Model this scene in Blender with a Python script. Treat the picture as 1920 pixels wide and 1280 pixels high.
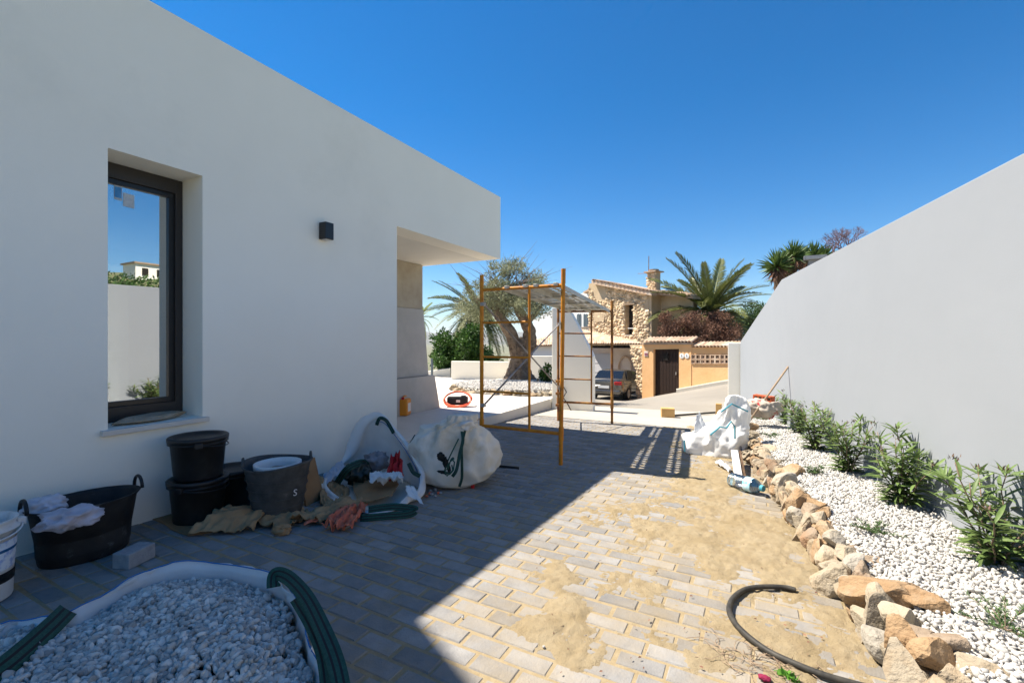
import bpy, bmesh, math, random
import numpy as np
from mathutils import Vector, Matrix, Euler, noise
R = math.radians
random.seed(7); rng = np.random.default_rng(7)
for o in list(bpy.data.objects): bpy.data.objects.remove(o)
SC = bpy.context.scene
COL = SC.collection
# ------------------------------------------------------------------ camera
F = 853.0; HZ = 637.0; EYE = 1.30
YAW = math.atan2(1415 - 960, F)
cam = bpy.data.cameras.new('camera'); camo = bpy.data.objects.new('camera', cam); COL.objects.link(camo)
cam.sensor_width = 36.0; cam.lens = 36.0 * F / 1920.0
cam.shift_y = (HZ - 640.0) / 1920.0
cam.clip_start = 0.05; cam.clip_end = 40000
camo.location = (0, 0, EYE); camo.rotation_euler = (R(90), 0, YAW)
SC.camera = camo
# ------------------------------------------------------------------ sky, sun, exposure
SUN_EL = 56.5; SUN_AZ = 264.0            # azimuth clockwise from +Y
wd = bpy.data.worlds.new('World'); SC.world = wd; wd.use_nodes = True
nt = wd.node_tree; nt.nodes.clear()
out = nt.nodes.new('ShaderNodeOutputWorld'); bg = nt.nodes.new('ShaderNodeBackground')
sky = nt.nodes.new('ShaderNodeTexSky'); sky.sky_type = 'NISHITA'; sky.sun_disc = False
sky.sun_elevation = R(SUN_EL); sky.sun_rotation = R(SUN_AZ)
sky.altitude = 300; sky.air_density = 1.0; sky.dust_density = 0.0; sky.ozone_density = 5.0
bg.inputs[1].default_value = 0.05
hs = nt.nodes.new('ShaderNodeHueSaturation'); hs.inputs['Saturation'].default_value = 1.38; hs.inputs['Value'].default_value = 1.0
nt.links.new(sky.outputs[0], hs.inputs['Color']); nt.links.new(hs.outputs[0], bg.inputs[0]); nt.links.new(bg.outputs[0], out.inputs[0])
sl = bpy.data.lights.new('sun', 'SUN'); sl.energy = 3.7; sl.angle = R(0.53); sl.color = (1.0, 0.915, 0.79)
so = bpy.data.objects.new('sun', sl); COL.objects.link(so)
SDIR = Vector((math.sin(R(SUN_AZ)) * math.cos(R(SUN_EL)), math.cos(R(SUN_AZ)) * math.cos(R(SUN_EL)), math.sin(R(SUN_EL))))
so.rotation_euler = SDIR.to_track_quat('Z', 'Y').to_euler(); so.location = SDIR * 60
SC.view_settings.view_transform = 'Standard'; SC.view_settings.look = 'None'
SC.view_settings.exposure = 1.66; SC.view_settings.gamma = 1.0
try: SC.view_settings.use_curve_mapping = False
except Exception: pass
# ------------------------------------------------------------------ pixel helpers
_s, _c = math.sin(YAW), math.cos(YAW)
def ray(u, v):
    r = u - 960.0
    return Vector((-_s * F + _c * r, _c * F + _s * r, HZ - v))
def pk(u, v, k): d = ray(u, v) * k; d.z += EYE; return d
def pX(u, v, X): return pk(u, v, X / ray(u, v).x)
def pY(u, v, Y): return pk(u, v, Y / ray(u, v).y)
def pz(u, v, z): return pk(u, v, (z - EYE) / ray(u, v).z)
def pplane(u, v, p, n):
    d = ray(u, v); o = Vector((0, 0, EYE))
    return o + d * ((p - o).dot(n) / d.dot(n))
def gp(u, v):                                # on the drive
    d = ray(u, v); return pk(u, v, EYE / (-d.z - .03 * d.y))
def sm(t): t = min(1, max(0, t)); return t * t * (3 - 2 * t)
def gz(x, y):
    if y <= 9.75: return -.03 * y
    b = -.245 * sm((y - 9.75) / 9.8)
    return -.2925 - (.0612 * (y - 9.75) + b * (min(3, max(-5, x)) + 3))
# ------------------------------------------------------------------ mesh helpers
class MB:
    def __init__(s): s.v = []; s.f = []; s.m = []
    def add(s, vs, fs, mi=0):
        o = len(s.v); s.v += [tuple(p) for p in vs]; s.f += [tuple(i + o for i in f) for f in fs]; s.m += [mi] * len(fs); return s
    def box(s, c, size, rot=None, mi=0):
        c = Vector(c); h = Vector(size) / 2
        vs = [Vector((x * h.x, y * h.y, z * h.z)) for x in (-1, 1) for y in (-1, 1) for z in (-1, 1)]
        if rot is not None: vs = [rot @ p for p in vs]
        return s.add([p + c for p in vs], [(0, 1, 3, 2), (4, 6, 7, 5), (0, 4, 5, 1), (2, 3, 7, 6), (0, 2, 6, 4), (1, 5, 7, 3)], mi)
    def tube(s, pts, rad, n=8, cap=True, mi=0, flat=1.0):
        pts = [Vector(p) for p in pts]; m = len(pts)
        rad = [rad] * m if not hasattr(rad, '__len__') else rad
        vs = []; t0 = (pts[1] - pts[0]).normalized()
        up = Vector((0, 0, 1)) if abs(t0.z) < .9 else Vector((1, 0, 0))
        a = t0.cross(up).normalized()
        for i in range(m):
            t = (pts[min(i + 1, m - 1)] - pts[max(i - 1, 0)]).normalized()
            a = (a - t * a.dot(t)).normalized(); b = t.cross(a)
            for j in range(n):
                q = 2 * math.pi * j / n
                vs.append(pts[i] + (a * math.cos(q) + b * math.sin(q) * flat) * rad[i])
        fs = [(i * n + j, i * n + (j + 1) % n, (i + 1) * n + (j + 1) % n, (i + 1) * n + j) for i in range(m - 1) for j in range(n)]
        if cap: fs += [tuple(range(n))[::-1], tuple((m - 1) * n + j for j in range(n))]
        return s.add(vs, fs, mi)
    def lathe(s, prof, n=24, M=None, mi=0, sx=1, sy=1, close=False):
        vs = []
        for r, z in prof:
            for j in range(n):
                q = 2 * math.pi * j / n; vs.append(Vector((r * sx * math.cos(q), r * sy * math.sin(q), z)))
        if M is not None: vs = [M @ p for p in vs]
        m = len(prof)
        fs = [(i * n + j, i * n + (j + 1) % n, (i + 1) * n + (j + 1) % n, (i + 1) * n + j) for i in range(m - 1) for j in range(n)]
        fs += [tuple(range(n))[::-1]] if prof[0][0] > 1e-4 else []
        fs += [tuple((m - 1) * n + j for j in range(n))] if (prof[-1][0] > 1e-4 and close) else []
        return s.add(vs, fs, mi)
    def prism(s, poly, d, mi=0):
        poly = [Vector(p) for p in poly]; d = Vector(d); n = len(poly)
        return s.add(poly + [p + d for p in poly], [tuple(range(n)), tuple(range(2 * n - 1, n - 1, -1))] + [(i, i + n, (i + 1) % n + n, (i + 1) % n) for i in range(n)], mi)
    def grid(s, fn, nu, nv, mi=0, wrap=False):
        vs = [fn(i / (nu - (0 if wrap else 1)), j / (nv - 1)) for j in range(nv) for i in range(nu)]
        fs = [(j * nu + i, j * nu + (i + 1) % nu, (j + 1) * nu + (i + 1) % nu, (j + 1) * nu + i) for j in range(nv - 1) for i in range(nu if wrap else nu - 1)]
        return s.add(vs, fs, mi)
    def mesh(s, name):
        me = bpy.data.meshes.new(name); me.from_pydata(s.v, [], s.f)
        if any(s.m): me.polygons.foreach_set('material_index', s.m)
        return me
    def build(s, name, mat, parent=None, smooth=False, bevel=0, solid=0, **kw):
        me = s.mesh(name)
        for m in (mat if isinstance(mat, (list, tuple)) else [mat]): me.materials.append(m)
        if smooth: me.polygons.foreach_set('use_smooth', [True] * len(me.polygons))
        bm = bmesh.new(); bm.from_mesh(me); bmesh.ops.recalc_face_normals(bm, faces=bm.faces); bm.to_mesh(me); bm.free()
        return link(name, me, parent, bevel=bevel, solid=solid, **kw)
def link(name, me, parent=None, bevel=0, solid=0, **kw):
    o = bpy.data.objects.new(name, me); COL.objects.link(o)
    if parent is not None:
        o.parent = parent
        p = parent; off = Vector((0, 0, 0))
        if p.get('_w'): o.matrix_parent_inverse = p_inv(p)
    if solid:
        m = o.modifiers.new('solid', 'SOLIDIFY'); m.thickness = solid; m.offset = 0
    if bevel:
        m = o.modifiers.new('bevel', 'BEVEL'); m.width = bevel; m.segments = 2; m.limit_method = 'ANGLE'; m.angle_limit = R(40)
    return tag(o, **kw)
def p_inv(p):
    M = Matrix.Identity(4); q = p
    while q is not None:
        M = q.matrix_parent_inverse @ Matrix.LocRotScale(q.location, q.rotation_euler, q.scale) @ M if q.type == 'EMPTY' else M
        q = q.parent
    return M.inverted()
def tag(o, label=None, cat=None, group=None, kind=None):
    if label: o['label'] = label
    if cat: o['category'] = cat
    if group: o['group'] = group
    if kind: o['kind'] = kind
    return o
def thing(name, label, cat, loc=(0, 0, 0), rz=0, group=None, world=False, rot=None):
    o = bpy.data.objects.new(name, None); COL.objects.link(o); o.empty_display_size = .2
    o.location = loc; o.rotation_euler = rot if rot else (0, 0, rz)
    if world: o['_w'] = 1
    return tag(o, label, cat, group)
def npmesh(name, V, Fc, mat, smooth=False):
    me = bpy.data.meshes.new(name); V = np.asarray(V, dtype=np.float32).reshape(-1, 3); Fc = np.asarray(Fc, dtype=np.int32)
    k = Fc.shape[1]; n = len(Fc)
    me.vertices.add(len(V)); me.vertices.foreach_set('co', V.ravel())
    me.loops.add(n * k); me.loops.foreach_set('vertex_index', Fc.ravel())
    me.polygons.add(n); me.polygons.foreach_set('loop_start', np.arange(n, dtype=np.int32) * k)
    try: me.polygons.foreach_set('loop_total', np.full(n, k, dtype=np.int32))
    except Exception: pass
    if smooth: me.polygons.foreach_set('use_smooth', np.ones(n, dtype=bool))
    for m in (mat if isinstance(mat, (list, tuple)) else [mat]): me.materials.append(m)
    me.update(calc_edges=True); me.validate()
    return me
def leaves(name, P, D, N, L, W, mat, parent=None, droop=.1, **kw):
    P = np.asarray(P, float); D = np.asarray(D, float); N = np.asarray(N, float); n = len(P)
    L = np.broadcast_to(np.asarray(L, float), (n,))[:, None]; W = np.broadcast_to(np.asarray(W, float), (n,))[:, None]
    D = D / np.linalg.norm(D, axis=1, keepdims=True); S = np.cross(D, N); S /= np.linalg.norm(S, axis=1, keepdims=True) + 1e-9; N = np.cross(S, D)
    V = np.stack([P, P + D * L * .42 + S * W * .5 + N * W * .18, P + D * L * .45, P + D * L * .42 - S * W * .5 + N * W * .18, P + D * L - N * L * droop], 1)
    b = (np.arange(n) * 5)[:, None, None]
    Fc = (np.array([[0, 2, 1], [0, 3, 2], [1, 2, 4], [2, 3, 4]])[None] + b).reshape(-1, 3)
    return link(name, npmesh(name, V, Fc, mat), parent, **kw)
def ico(sub):
    bm = bmesh.new(); bmesh.ops.create_icosphere(bm, subdivisions=sub, radius=1)
    V = np.array([v.co[:] for v in bm.verts]); Fc = np.array([[v.index for v in f.verts] for f in bm.faces]); bm.free(); return V, Fc
ICO = {k: ico(k) for k in (1, 2, 3, 4, 5)}
def randrot(n):
    q = rng.normal(size=(n, 4)); q /= np.linalg.norm(q, axis=1, keepdims=True); w, x, y, z = q.T
    return np.stack([np.stack([1 - 2 * (y * y + z * z), 2 * (x * y - z * w), 2 * (x * z + y * w)], 1),
                     np.stack([2 * (x * y + z * w), 1 - 2 * (x * x + z * z), 2 * (y * z - x * w)], 1),
                     np.stack([2 * (x * z - y * w), 2 * (y * z + x * w), 1 - 2 * (x * x + y * y)], 1)], 1)
def pebbles(name, P, size, mat, sub=1, parent=None, flat=(.95, .75, .55), up=None, **kw):
    V, Fc = ICO[sub]; n = len(P); P = np.asarray(P)
    base = V[None] * (np.array(flat)[None, None] * (1 + rng.uniform(-.25, .25, (n, 1, 3))))
    base = base * (1 + .16 * np.sin(V[None] * 2.3 + rng.uniform(0, 6, (n, 1, 3))).sum(2, keepdims=True) / 1.5)
    Q = np.einsum('nij,nvj->nvi', randrot(n), base) * np.asarray(size)[:, None, None] + P[:, None]
    Fa = (Fc[None] + (np.arange(n) * len(V))[:, None, None]).reshape(-1, 3)
    return link(name, npmesh(name, Q, Fa, mat, smooth=True), parent, **kw)
def crease(p, seed=0, fr=1.0):
    p = Vector(p) * fr; s = 0
    for i, (f, a) in enumerate(((1.0, 1.0), (1.9, .62), (3.7, .34), (7.1, .15))):
        q = Vector((p.x * .8 + p.y * .6, p.y * .8 - p.x * .6, p.z * .8)) if i % 2 else Vector((p.x, p.y * .75 + p.z * .55, p.z * .7 - p.y * .4))
        s += a * (.25 - abs(noise.noise(q * f + Vector((seed * 3.1 + i, seed * 7.7, seed * 1.3)))))
    return s * 1.6
def nz(p, s=1.0, o=0): return noise.noise(Vector(p) * s + Vector((o * 3.1, o * 7.7, o * 1.3)))
def rock(seed, size, sub=3, cuts=9, lo=.5, hi=.85, rough=.08):
    rough *= .6; lo -= .06; hi -= .06
    r = random.Random(seed); V, Fc = ICO[sub]; vs = [Vector(v) for v in V]
    pl = [(Vector((r.gauss(0, 1), r.gauss(0, 1), r.gauss(0, 1))).normalized(), r.uniform(lo, hi)) for _ in range(cuts)]
    o = []
    for v in vs:
        for n, d in pl:
            t = v.dot(n)
            if t > d: v = v - n * (t - d) * .99
        v = v * (1 + rough * nz(v, 2.2, seed) + rough * .6 * nz(v, 6, seed) + rough * .3 * nz(v, 14, seed))
        o.append((v.x * size[0], v.y * size[1], v.z * size[2]))
    return o, [tuple(f) for f in Fc.tolist()]
# ------------------------------------------------------------------ materials
def mat(name, c1, c2=None, scale=4, rough=.85, bump=0, bscale=60, isl=0, spec=.25, transl=0, metal=0, detail=5, contrast=(.35, .65), c3=None, s3=1.5, con3=(.5, .7), bdist=.01, world=False, bump2=0, b2scale=8, xdust=False):
    m = bpy.data.materials.new(name); m.use_nodes = True; t = m.node_tree; N = t.nodes; Lk = t.links
    b = N['Principled BSDF']; b.inputs['Roughness'].default_value = rough; b.inputs['Metallic'].default_value = metal
    b.inputs['Specular IOR Level'].default_value = spec
    tc = N.new('ShaderNodeTexCoord'); co = tc.outputs['Object']
    if world: g = N.new('ShaderNodeNewGeometry'); co = g.outputs['Position']
    def nse(sc, det=detail, rg=.6):
        n = N.new('ShaderNodeTexNoise'); n.inputs['Scale'].default_value = sc; n.inputs['Detail'].default_value = det; n.inputs['Roughness'].default_value = rg
        Lk.new(co, n.inputs['Vector']); return n.outputs['Fac']
    def ramp(x, lo, hi):
        r = N.new('ShaderNodeMapRange'); r.inputs[1].default_value = lo; r.inputs[2].default_value = hi; Lk.new(x, r.inputs[0]); return r.outputs[0]
    def mix(f, a, bb, mode='MIX'):
        x = N.new('ShaderNodeMix'); x.data_type = 'RGBA'; x.blend_type = mode
        (Lk.new(f, x.inputs[0]) if not isinstance(f, (int, float)) else setattr(x.inputs[0], 'default_value', f))
        for q, i in ((a, 6), (bb, 7)):
            if isinstance(q, tuple): x.inputs[i].default_value = (*q, 1)
            else: Lk.new(q, x.inputs[i])
        return x.outputs[2]
    col = c1
    if c2 is not None: col = mix(ramp(nse(scale), *contrast), c1, c2)
    if c3 is not None:
        fac = nse(s3, 7, .68)
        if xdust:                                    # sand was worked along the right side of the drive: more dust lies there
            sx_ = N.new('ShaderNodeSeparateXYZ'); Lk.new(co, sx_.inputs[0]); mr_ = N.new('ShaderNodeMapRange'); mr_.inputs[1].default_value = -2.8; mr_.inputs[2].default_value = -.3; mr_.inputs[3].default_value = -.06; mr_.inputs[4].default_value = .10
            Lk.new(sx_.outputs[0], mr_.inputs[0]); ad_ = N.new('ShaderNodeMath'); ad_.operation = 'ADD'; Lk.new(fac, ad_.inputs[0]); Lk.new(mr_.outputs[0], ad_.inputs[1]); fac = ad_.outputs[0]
        col = mix(ramp(fac, *con3), col, c3)
    if isl:
        g = N.new('ShaderNodeNewGeometry'); oi = N.new('ShaderNodeObjectInfo')
        ad = N.new('ShaderNodeMath'); ad.operation = 'ADD'; Lk.new(g.outputs['Random Per Island'], ad.inputs[0]); Lk.new(oi.outputs['Random'], ad.inputs[1])
        fr = N.new('ShaderNodeMath'); fr.operation = 'FRACT'; Lk.new(ad.outputs[0], fr.inputs[0])
        r = N.new('ShaderNodeMapRange'); r.inputs[3].default_value = 1 - isl; r.inputs[4].default_value = 1 + isl; Lk.new(fr.outputs[0], r.inputs[0])
        vm = N.new('ShaderNodeVectorMath'); vm.operation = 'SCALE'
        if isinstance(col, tuple): vm.inputs[0].default_value = col
        else: Lk.new(col, vm.inputs[0])
        Lk.new(r.outputs[0], vm.inputs[3]); col = vm.outputs[0]
    if isinstance(col, tuple): b.inputs['Base Color'].default_value = (*col, 1)
    else: Lk.new(col, b.inputs['Base Color'])
    if bump or bump2:
        bp = N.new('ShaderNodeBump'); bp.inputs['Strength'].default_value = bump; bp.inputs['Distance'].default_value = bdist
        Lk.new(nse(bscale, 4), bp.inputs['Height']); nn = bp.outputs[0]
        if bump2:
            b2 = N.new('ShaderNodeBump'); b2.inputs['Strength'].default_value = bump2; b2.inputs['Distance'].default_value = .03
            Lk.new(nse(b2scale, 3), b2.inputs['Height']); Lk.new(nn, b2.inputs['Normal']); nn = b2.outputs[0]
        Lk.new(nn, b.inputs['Normal'])
    if transl:
        tr = N.new('ShaderNodeBsdfTranslucent'); ms = N.new('ShaderNodeMixShader'); ms.inputs[0].default_value = transl
        if isinstance(col, tuple): tr.inputs[0].default_value = (*col, 1)
        else: Lk.new(col, tr.inputs[0])
        Lk.new(b.outputs[0], ms.inputs[1]); Lk.new(tr.outputs[0], ms.inputs[2]); Lk.new(ms.outputs[0], N['Material Output'].inputs[0])
    return m
M = {}
M['plaster'] = mat('plaster', (.92, .88, .77), (.885, .845, .735), 1.3, .9, .2, 130, contrast=(.3, .75), bump2=.14, b2scale=2.2, c3=(.82, .785, .68), s3=.9, con3=(.56, .85))
M['soffit'] = mat('soffit', (.78, .755, .68), (.74, .71, .63), 2, .9, .1, 120)
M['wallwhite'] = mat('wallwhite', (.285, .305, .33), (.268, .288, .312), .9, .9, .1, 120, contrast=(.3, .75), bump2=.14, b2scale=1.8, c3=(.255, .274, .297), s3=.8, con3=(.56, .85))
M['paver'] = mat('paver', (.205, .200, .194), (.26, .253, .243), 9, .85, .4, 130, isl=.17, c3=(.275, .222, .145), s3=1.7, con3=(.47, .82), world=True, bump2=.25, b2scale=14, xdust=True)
M['jointsand'] = mat('jointsand', (.285, .22, .125), (.34, .27, .165), 30, .95, .5, 300)
M['sand'] = mat('sand', (.28, .215, .12), (.335, .27, .17), 6, .95, .8, 240, bump2=.32, b2scale=20, c3=(.25, .19, .11), s3=11, con3=(.5, .75), detail=8)
M['concrete'] = mat('concrete', (.36, .335, .29), (.42, .39, .335), 1.2, .9, .2, 90, c3=(.40, .37, .32), s3=.5)
M['asphalt'] = mat('asphalt', (.245, .222, .185), (.29, .262, .22), .7, .9, .3, 120, c3=(.26, .245, .21), s3=.35)
M['tile_floor'] = mat('tile_floor', (.62, .57, .50), (.68, .63, .56), 3, .6, .05, 80)
M['ground'] = mat('ground', (.20, .17, .10), (.10, .13, .06), .3, .95, 0, c3=(.30, .26, .2), s3=.02)
M['dark'] = mat('dark', (.012, .012, .013), None, rough=.35, spec=.5)
M['frame'] = mat('frame', (.035, .030, .027), None, rough=.45, spec=.4)
M['orange'] = mat('orange', (.62, .25, .02), (.50, .17, .015), 14, .5, .2, 60, c3=(.16, .06, .025), s3=6, con3=(.58, .7))
M['rust'] = mat('rust', (.42, .19, .04), (.16, .065, .03), 9, .75, .3, 80, c3=(.5, .27, .04), s3=3, con3=(.55, .7))
M['steel'] = mat('steel', (.42, .41, .39), (.30, .28, .26), 20, .45, .1, 80, metal=.6)
M['galv'] = mat('galv', (.56, .54, .47), (.44, .42, .36), 5, .6, .1, 80, metal=.15)
M['leaf_ole'] = mat('leaf_ole', (.10, .165, .045), (.17, .235, .075), 6, .5, isl=.35, spec=.4, transl=.25)
M['leaf_olive'] = mat('leaf_olive', (.21, .23, .13), (.32, .33, .20), 2, .6, isl=.4, transl=.2)
M['leaf_dark'] = mat('leaf_dark', (.035, .085, .015), (.075, .15, .03), 1.5, .5, isl=.4, transl=.2)
M['leaf_palm'] = mat('leaf_palm', (.075, .105, .028), (.17, .18, .05), 1, .45, isl=.3, spec=.5, transl=.15)
M['leaf_dry'] = mat('leaf_dry', (.12, .055, .035), (.21, .12, .08), 1.2, .9, isl=.5, transl=.1)
M['leaf_yel'] = mat('leaf_yel', (.35, .36, .05), (.25, .30, .04), 2, .5, isl=.3, transl=.3)
M['leaf_jun'] = mat('leaf_jun', (.05, .10, .03), (.10, .16, .06), 8, .7, isl=.4, transl=.1)
M['bark'] = mat('bark', (.17, .12, .08), (.28, .21, .15), 6, .95, .9, 18, bdist=.05, c3=(.09, .06, .04), s3=8, con3=(.5, .65))
M['bark_palm'] = mat('bark_palm', (.085, .05, .03), (.16, .10, .06), 6, .95, .9, 25, bdist=.04)
M['twig'] = mat('twig', (.20, .14, .10), None, rough=.9)
M['ragpurple'] = mat('ragpurple', (.55, .54, .62), (.40, .38, .42), 9, .95, .3, 120)
M['bagwhite'] = mat('bagwhite', (.86, .86, .85), (.80, .80, .79), 4, .5, .15, 400, transl=.25, bump2=.15, b2scale=14)
M['bagdirty'] = mat('bagdirty', (.76, .73, .66), (.68, .63, .53), 3, .6, .2, 400, transl=.12, c3=(.50, .41, .26), s3=2.2, con3=(.56, .8), bump2=.2, b2scale=12)
M['blue'] = mat('blue', (.03, .16, .42), None, rough=.6)
M['teal'] = mat('teal', (.06, .28, .36), None, rough=.6)
M['strap'] = mat('strap', (.012, .055, .042), (.02, .085, .065), 90, .7, .3, 300)
M['strapblack'] = mat('strapblack', (.015, .015, .016), None, rough=.7)
M['blackpl'] = mat('blackpl', (.012, .012, .013), (.022, .022, .022), 9, .45, .1, 60, spec=.4, c3=(.055, .053, .05), s3=5, con3=(.55, .8))
M['rubber'] = mat('rubber', (.055, .055, .055), (.095, .094, .09), 9, .8, .25, 60, c3=(.28, .27, .25), s3=4.5, con3=(.62, .8))
M['tubm'] = mat('tubm', (.016, .016, .017), (.03, .03, .03), 7, .6, .2, 60, c3=(.17, .17, .17), s3=6, con3=(.58, .78))
M['whitepl'] = mat('whitepl', (.72, .72, .71), (.62, .61, .59), 8, .5, .08, 60, c3=(.42, .40, .36), s3=9, con3=(.6, .8))
M['mortar'] = mat('mortar', (.13, .11, .085), (.34, .315, .28), 9, .95, .5, 60)
M['cardboard'] = mat('cardboard', (.31, .185, .09), (.25, .145, .07), 5, .9, .1, 60)
M['paper'] = mat('paper', (.42, .265, .135), (.31, .19, .095), 7, .9, .3, 40)
M['redorange'] = mat('redorange', (.62, .115, .045), (.52, .16, .09), 7, .5, .2, 60, spec=.4)
M['red'] = mat('red', (.48, .02, .022), (.36, .015, .02), 8, .6)
M['redbrick'] = mat('redbrick', (.48, .11, .045), (.38, .085, .035), 14, .9, .3, 80)
M['jerry'] = mat('jerry', (.72, .26, .02), None, rough=.4, spec=.4)
M['hose_o'] = mat('hose_o', (.80, .13, .06), None, rough=.4, spec=.4)
M['hose'] = mat('hose', (.028, .027, .025), (.06, .055, .045), 20, .55, .1, 80)
M['wood'] = mat('wood', (.48, .29, .10), (.56, .36, .15), 6, .7, .2, 40)
M['woodgrey'] = mat('woodgrey', (.34, .25, .17), (.26, .19, .13), 20, .85, .2, 60)
M['concgrey'] = mat('concgrey', (.27, .27, .28), (.36, .36, .36), 20, .9, .5, 120)
M['peb_grey'] = mat('peb_grey', (.40, .39, .365), (.53, .51, .475), 14, .75, .15, 200, isl=.38)
M['peb_white'] = mat('peb_white', (.48, .47, .45), (.42, .40, .37), 40, .85, .1, 200, isl=.2)
M['bedbase'] = mat('bedbase', (.45, .42, .37), (.55, .52, .46), 40, .95, .6, 150)
def stonemat(n, a, b, c): return mat(n, a, b, 5, .92, .8, 30, c3=c, s3=3.2, con3=(.48, .68), isl=.12, bdist=.02, bump2=.5, b2scale=11)
M['st_cream'] = stonemat('st_cream', (.36, .31, .235), (.28, .235, .17), (.30, .21, .12))
M['st_ochre'] = stonemat('st_ochre', (.33, .225, .13), (.27, .17, .09), (.36, .30, .22))
M['st_brown'] = stonemat('st_brown', (.23, .175, .125), (.31, .245, .18), (.29, .17, .095))
M['st_grey'] = stonemat('st_grey', (.36, .33, .285), (.28, .255, .21), (.39, .325, .23))
M['trav'] = mat('trav', (.46, .40, .30), (.36, .30, .22), 3, .7, .2, 60)
M['clad'] = mat('clad', (.50, .47, .42), (.44, .41, .37), 2, .75, .15, 60, c3=(.40, .38, .34), s3=1.2)
M['ochrewall'] = mat('ochrewall', (.72, .435, .21), (.66, .385, .175), 1.5, .9, .3, 25, c3=(.72, .44, .20), s3=.8, con3=(.6, .8), bump2=.3, b2scale=9)
M['tile'] = mat('tile', (.50, .365, .26), (.43, .295, .20), 4, .85, .3, 30, isl=.28, c3=(.56, .48, .385), s3=3)
M['creamwall'] = mat('creamwall', (.58, .455, .30), (.50, .385, .245), 2, .9, .4, 30)
M['hstone'] = mat('hstone', (.66, .52, .34), (.52, .39, .245), 3, .92, .6, 12, isl=.4, c3=(.56, .46, .33), s3=2)
M['gate'] = mat('gate', (.020, .011, .008), (.030, .016, .010), 12, .6, .3, 40)
M['garage'] = mat('garage', (.52, .52, .54), None, rough=.6)
M['pinkwall'] = mat('pinkwall', (.70, .60, .52), (.64, .53, .45), 2, .9)
M['shutter'] = mat('shutter', (.10, .13, .15), None, rough=.6)
M['hollow'] = mat('hollow', (.02, .017, .014), None, rough=.9)
M['carpaint'] = mat('carpaint', (.16, .155, .145), None, rough=.22, spec=.6, metal=.75)
M['carglass'] = mat('carglass', (.010, .012, .014), None, rough=.05, spec=.8)
M['tyre'] = mat('tyre', (.015, .015, .015), None, rough=.8)
M['rim'] = mat('rim', (.55, .55, .55), None, rough=.3, metal=.9)
M['lightred'] = mat('lightred', (.40, .02, .02), None, rough=.2, spec=.6)
M['platewhite'] = mat('platewhite', (.70, .70, .68), None, rough=.4)
M['skin'] = mat('skin', (.35, .2, .14), None); M['cloth_dark'] = mat('cloth_dark', (.05, .05, .06), None)
def clearmat(name, tint, refl, rough=.0, rcol=(1, 1, 1)):
    m = bpy.data.materials.new(name); m.use_nodes = True; t = m.node_tree; N = t.nodes; L = t.links
    N.remove(N['Principled BSDF']); tr = N.new('ShaderNodeBsdfTransparent'); tr.inputs[0].default_value = (*tint, 1)
    gl = N.new('ShaderNodeBsdfGlossy'); gl.inputs['Roughness'].default_value = rough; gl.inputs[0].default_value = (*rcol, 1)
    fr = N.new('ShaderNodeFresnel'); fr.inputs[0].default_value = 1.5
    mr = N.new('ShaderNodeMapRange'); mr.inputs[3].default_value = refl; mr.inputs[4].default_value = 1
    L.new(fr.outputs[0], mr.inputs[0]); ms = N.new('ShaderNodeMixShader'); L.new(mr.outputs[0], ms.inputs[0])
    L.new(tr.outputs[0], ms.inputs[1]); L.new(gl.outputs[0], ms.inputs[2]); L.new(ms.outputs[0], N['Material Output'].inputs[0]); return m
M['glass'] = clearmat('glass', (.55, .6, .62), .55, 0, (.95, .95, .95))
M['petclear'] = clearmat('petclear', (.85, .9, .92), .10, .15)
# ================================================================== SETTING
def struct(o): return tag(o, kind='structure')
def hground(x, y):
    z = -.55 - .1 * max(0, min(y, 45)) - .02 * max(0, min(-x - 6, 60))
    if y > 45: z -= (y - 45) * .13 * (1 if y < 400 else 0) + (46 if y >= 400 else 0)
    return z
rings = [0, 4, 8, 13, 18, 24, 32, 45, 60, 90, 140, 220, 320, 400, 700, 1200, 2200, 4000, 8000, 15000]
g = MB(); NA = 64
vs = [(0, 0, hground(0, 0))]
for r in rings[1:]:
    for j in range(NA):
        a = 2 * math.pi * j / NA; x, y = r * math.cos(a), r * math.sin(a); vs.append((x, y, hground(x, y)))
fs = [(0, 1 + j, 1 + (j + 1) % NA) for j in range(NA)]
for i in range(len(rings) - 2):
    a, b = 1 + i * NA, 1 + (i + 1) * NA
    fs += [(a + j, b + j, b + (j + 1) % NA, a + (j + 1) % NA) for j in range(NA)]
g.add(vs, fs); struct(g.build('ground', M['ground'], smooth=True))
# far mountains beyond the valley
M['mount'] = mat('mount', (.10, .11, .07), (.16, .14, .10), .004, .95, c3=(.22, .19, .15), s3=.002)
def mountain(name, dist, az0, az1, h, seed):
    m = MB()
    def fn(u, v):
        az = R(az0 + (az1 - az0) * u); d = dist * (1 + .35 * (v - .5))
        prof = max(0, 1 - abs(v - .5) * 2) ** .8
        hh = h * prof * (.65 + .6 * nz((u * 9, seed, 0)) + .25 * nz((u * 28, seed, v * 3)) + .1 * nz((u * 80, seed, v * 9)))
        return Vector((d * math.sin(az), d * math.cos(az), -60 + max(0, hh)))
    m.grid(fn, 160, 16); return struct(m.build(name, M['mount'], smooth=True))
mountain('hills', 7000, -75, 10, 190, 2.0); mountain('mountain_range', 10500, -80, 0, 300, 5.0)
# ---- road beyond the drive
g = MB(); g.grid(lambda u, v: Vector((-16 + 26 * u, 9.75 + 26 * v, gz(-16 + 26 * u, 9.75 + 26 * v) - .006)), 60, 60)
struct(g.build('road', M['asphalt'], smooth=True))
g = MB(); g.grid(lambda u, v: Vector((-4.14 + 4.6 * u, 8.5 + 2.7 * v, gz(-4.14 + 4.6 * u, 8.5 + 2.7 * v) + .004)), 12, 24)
struct(g.build('concrete_apron', M['concrete'], smooth=True))
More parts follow.
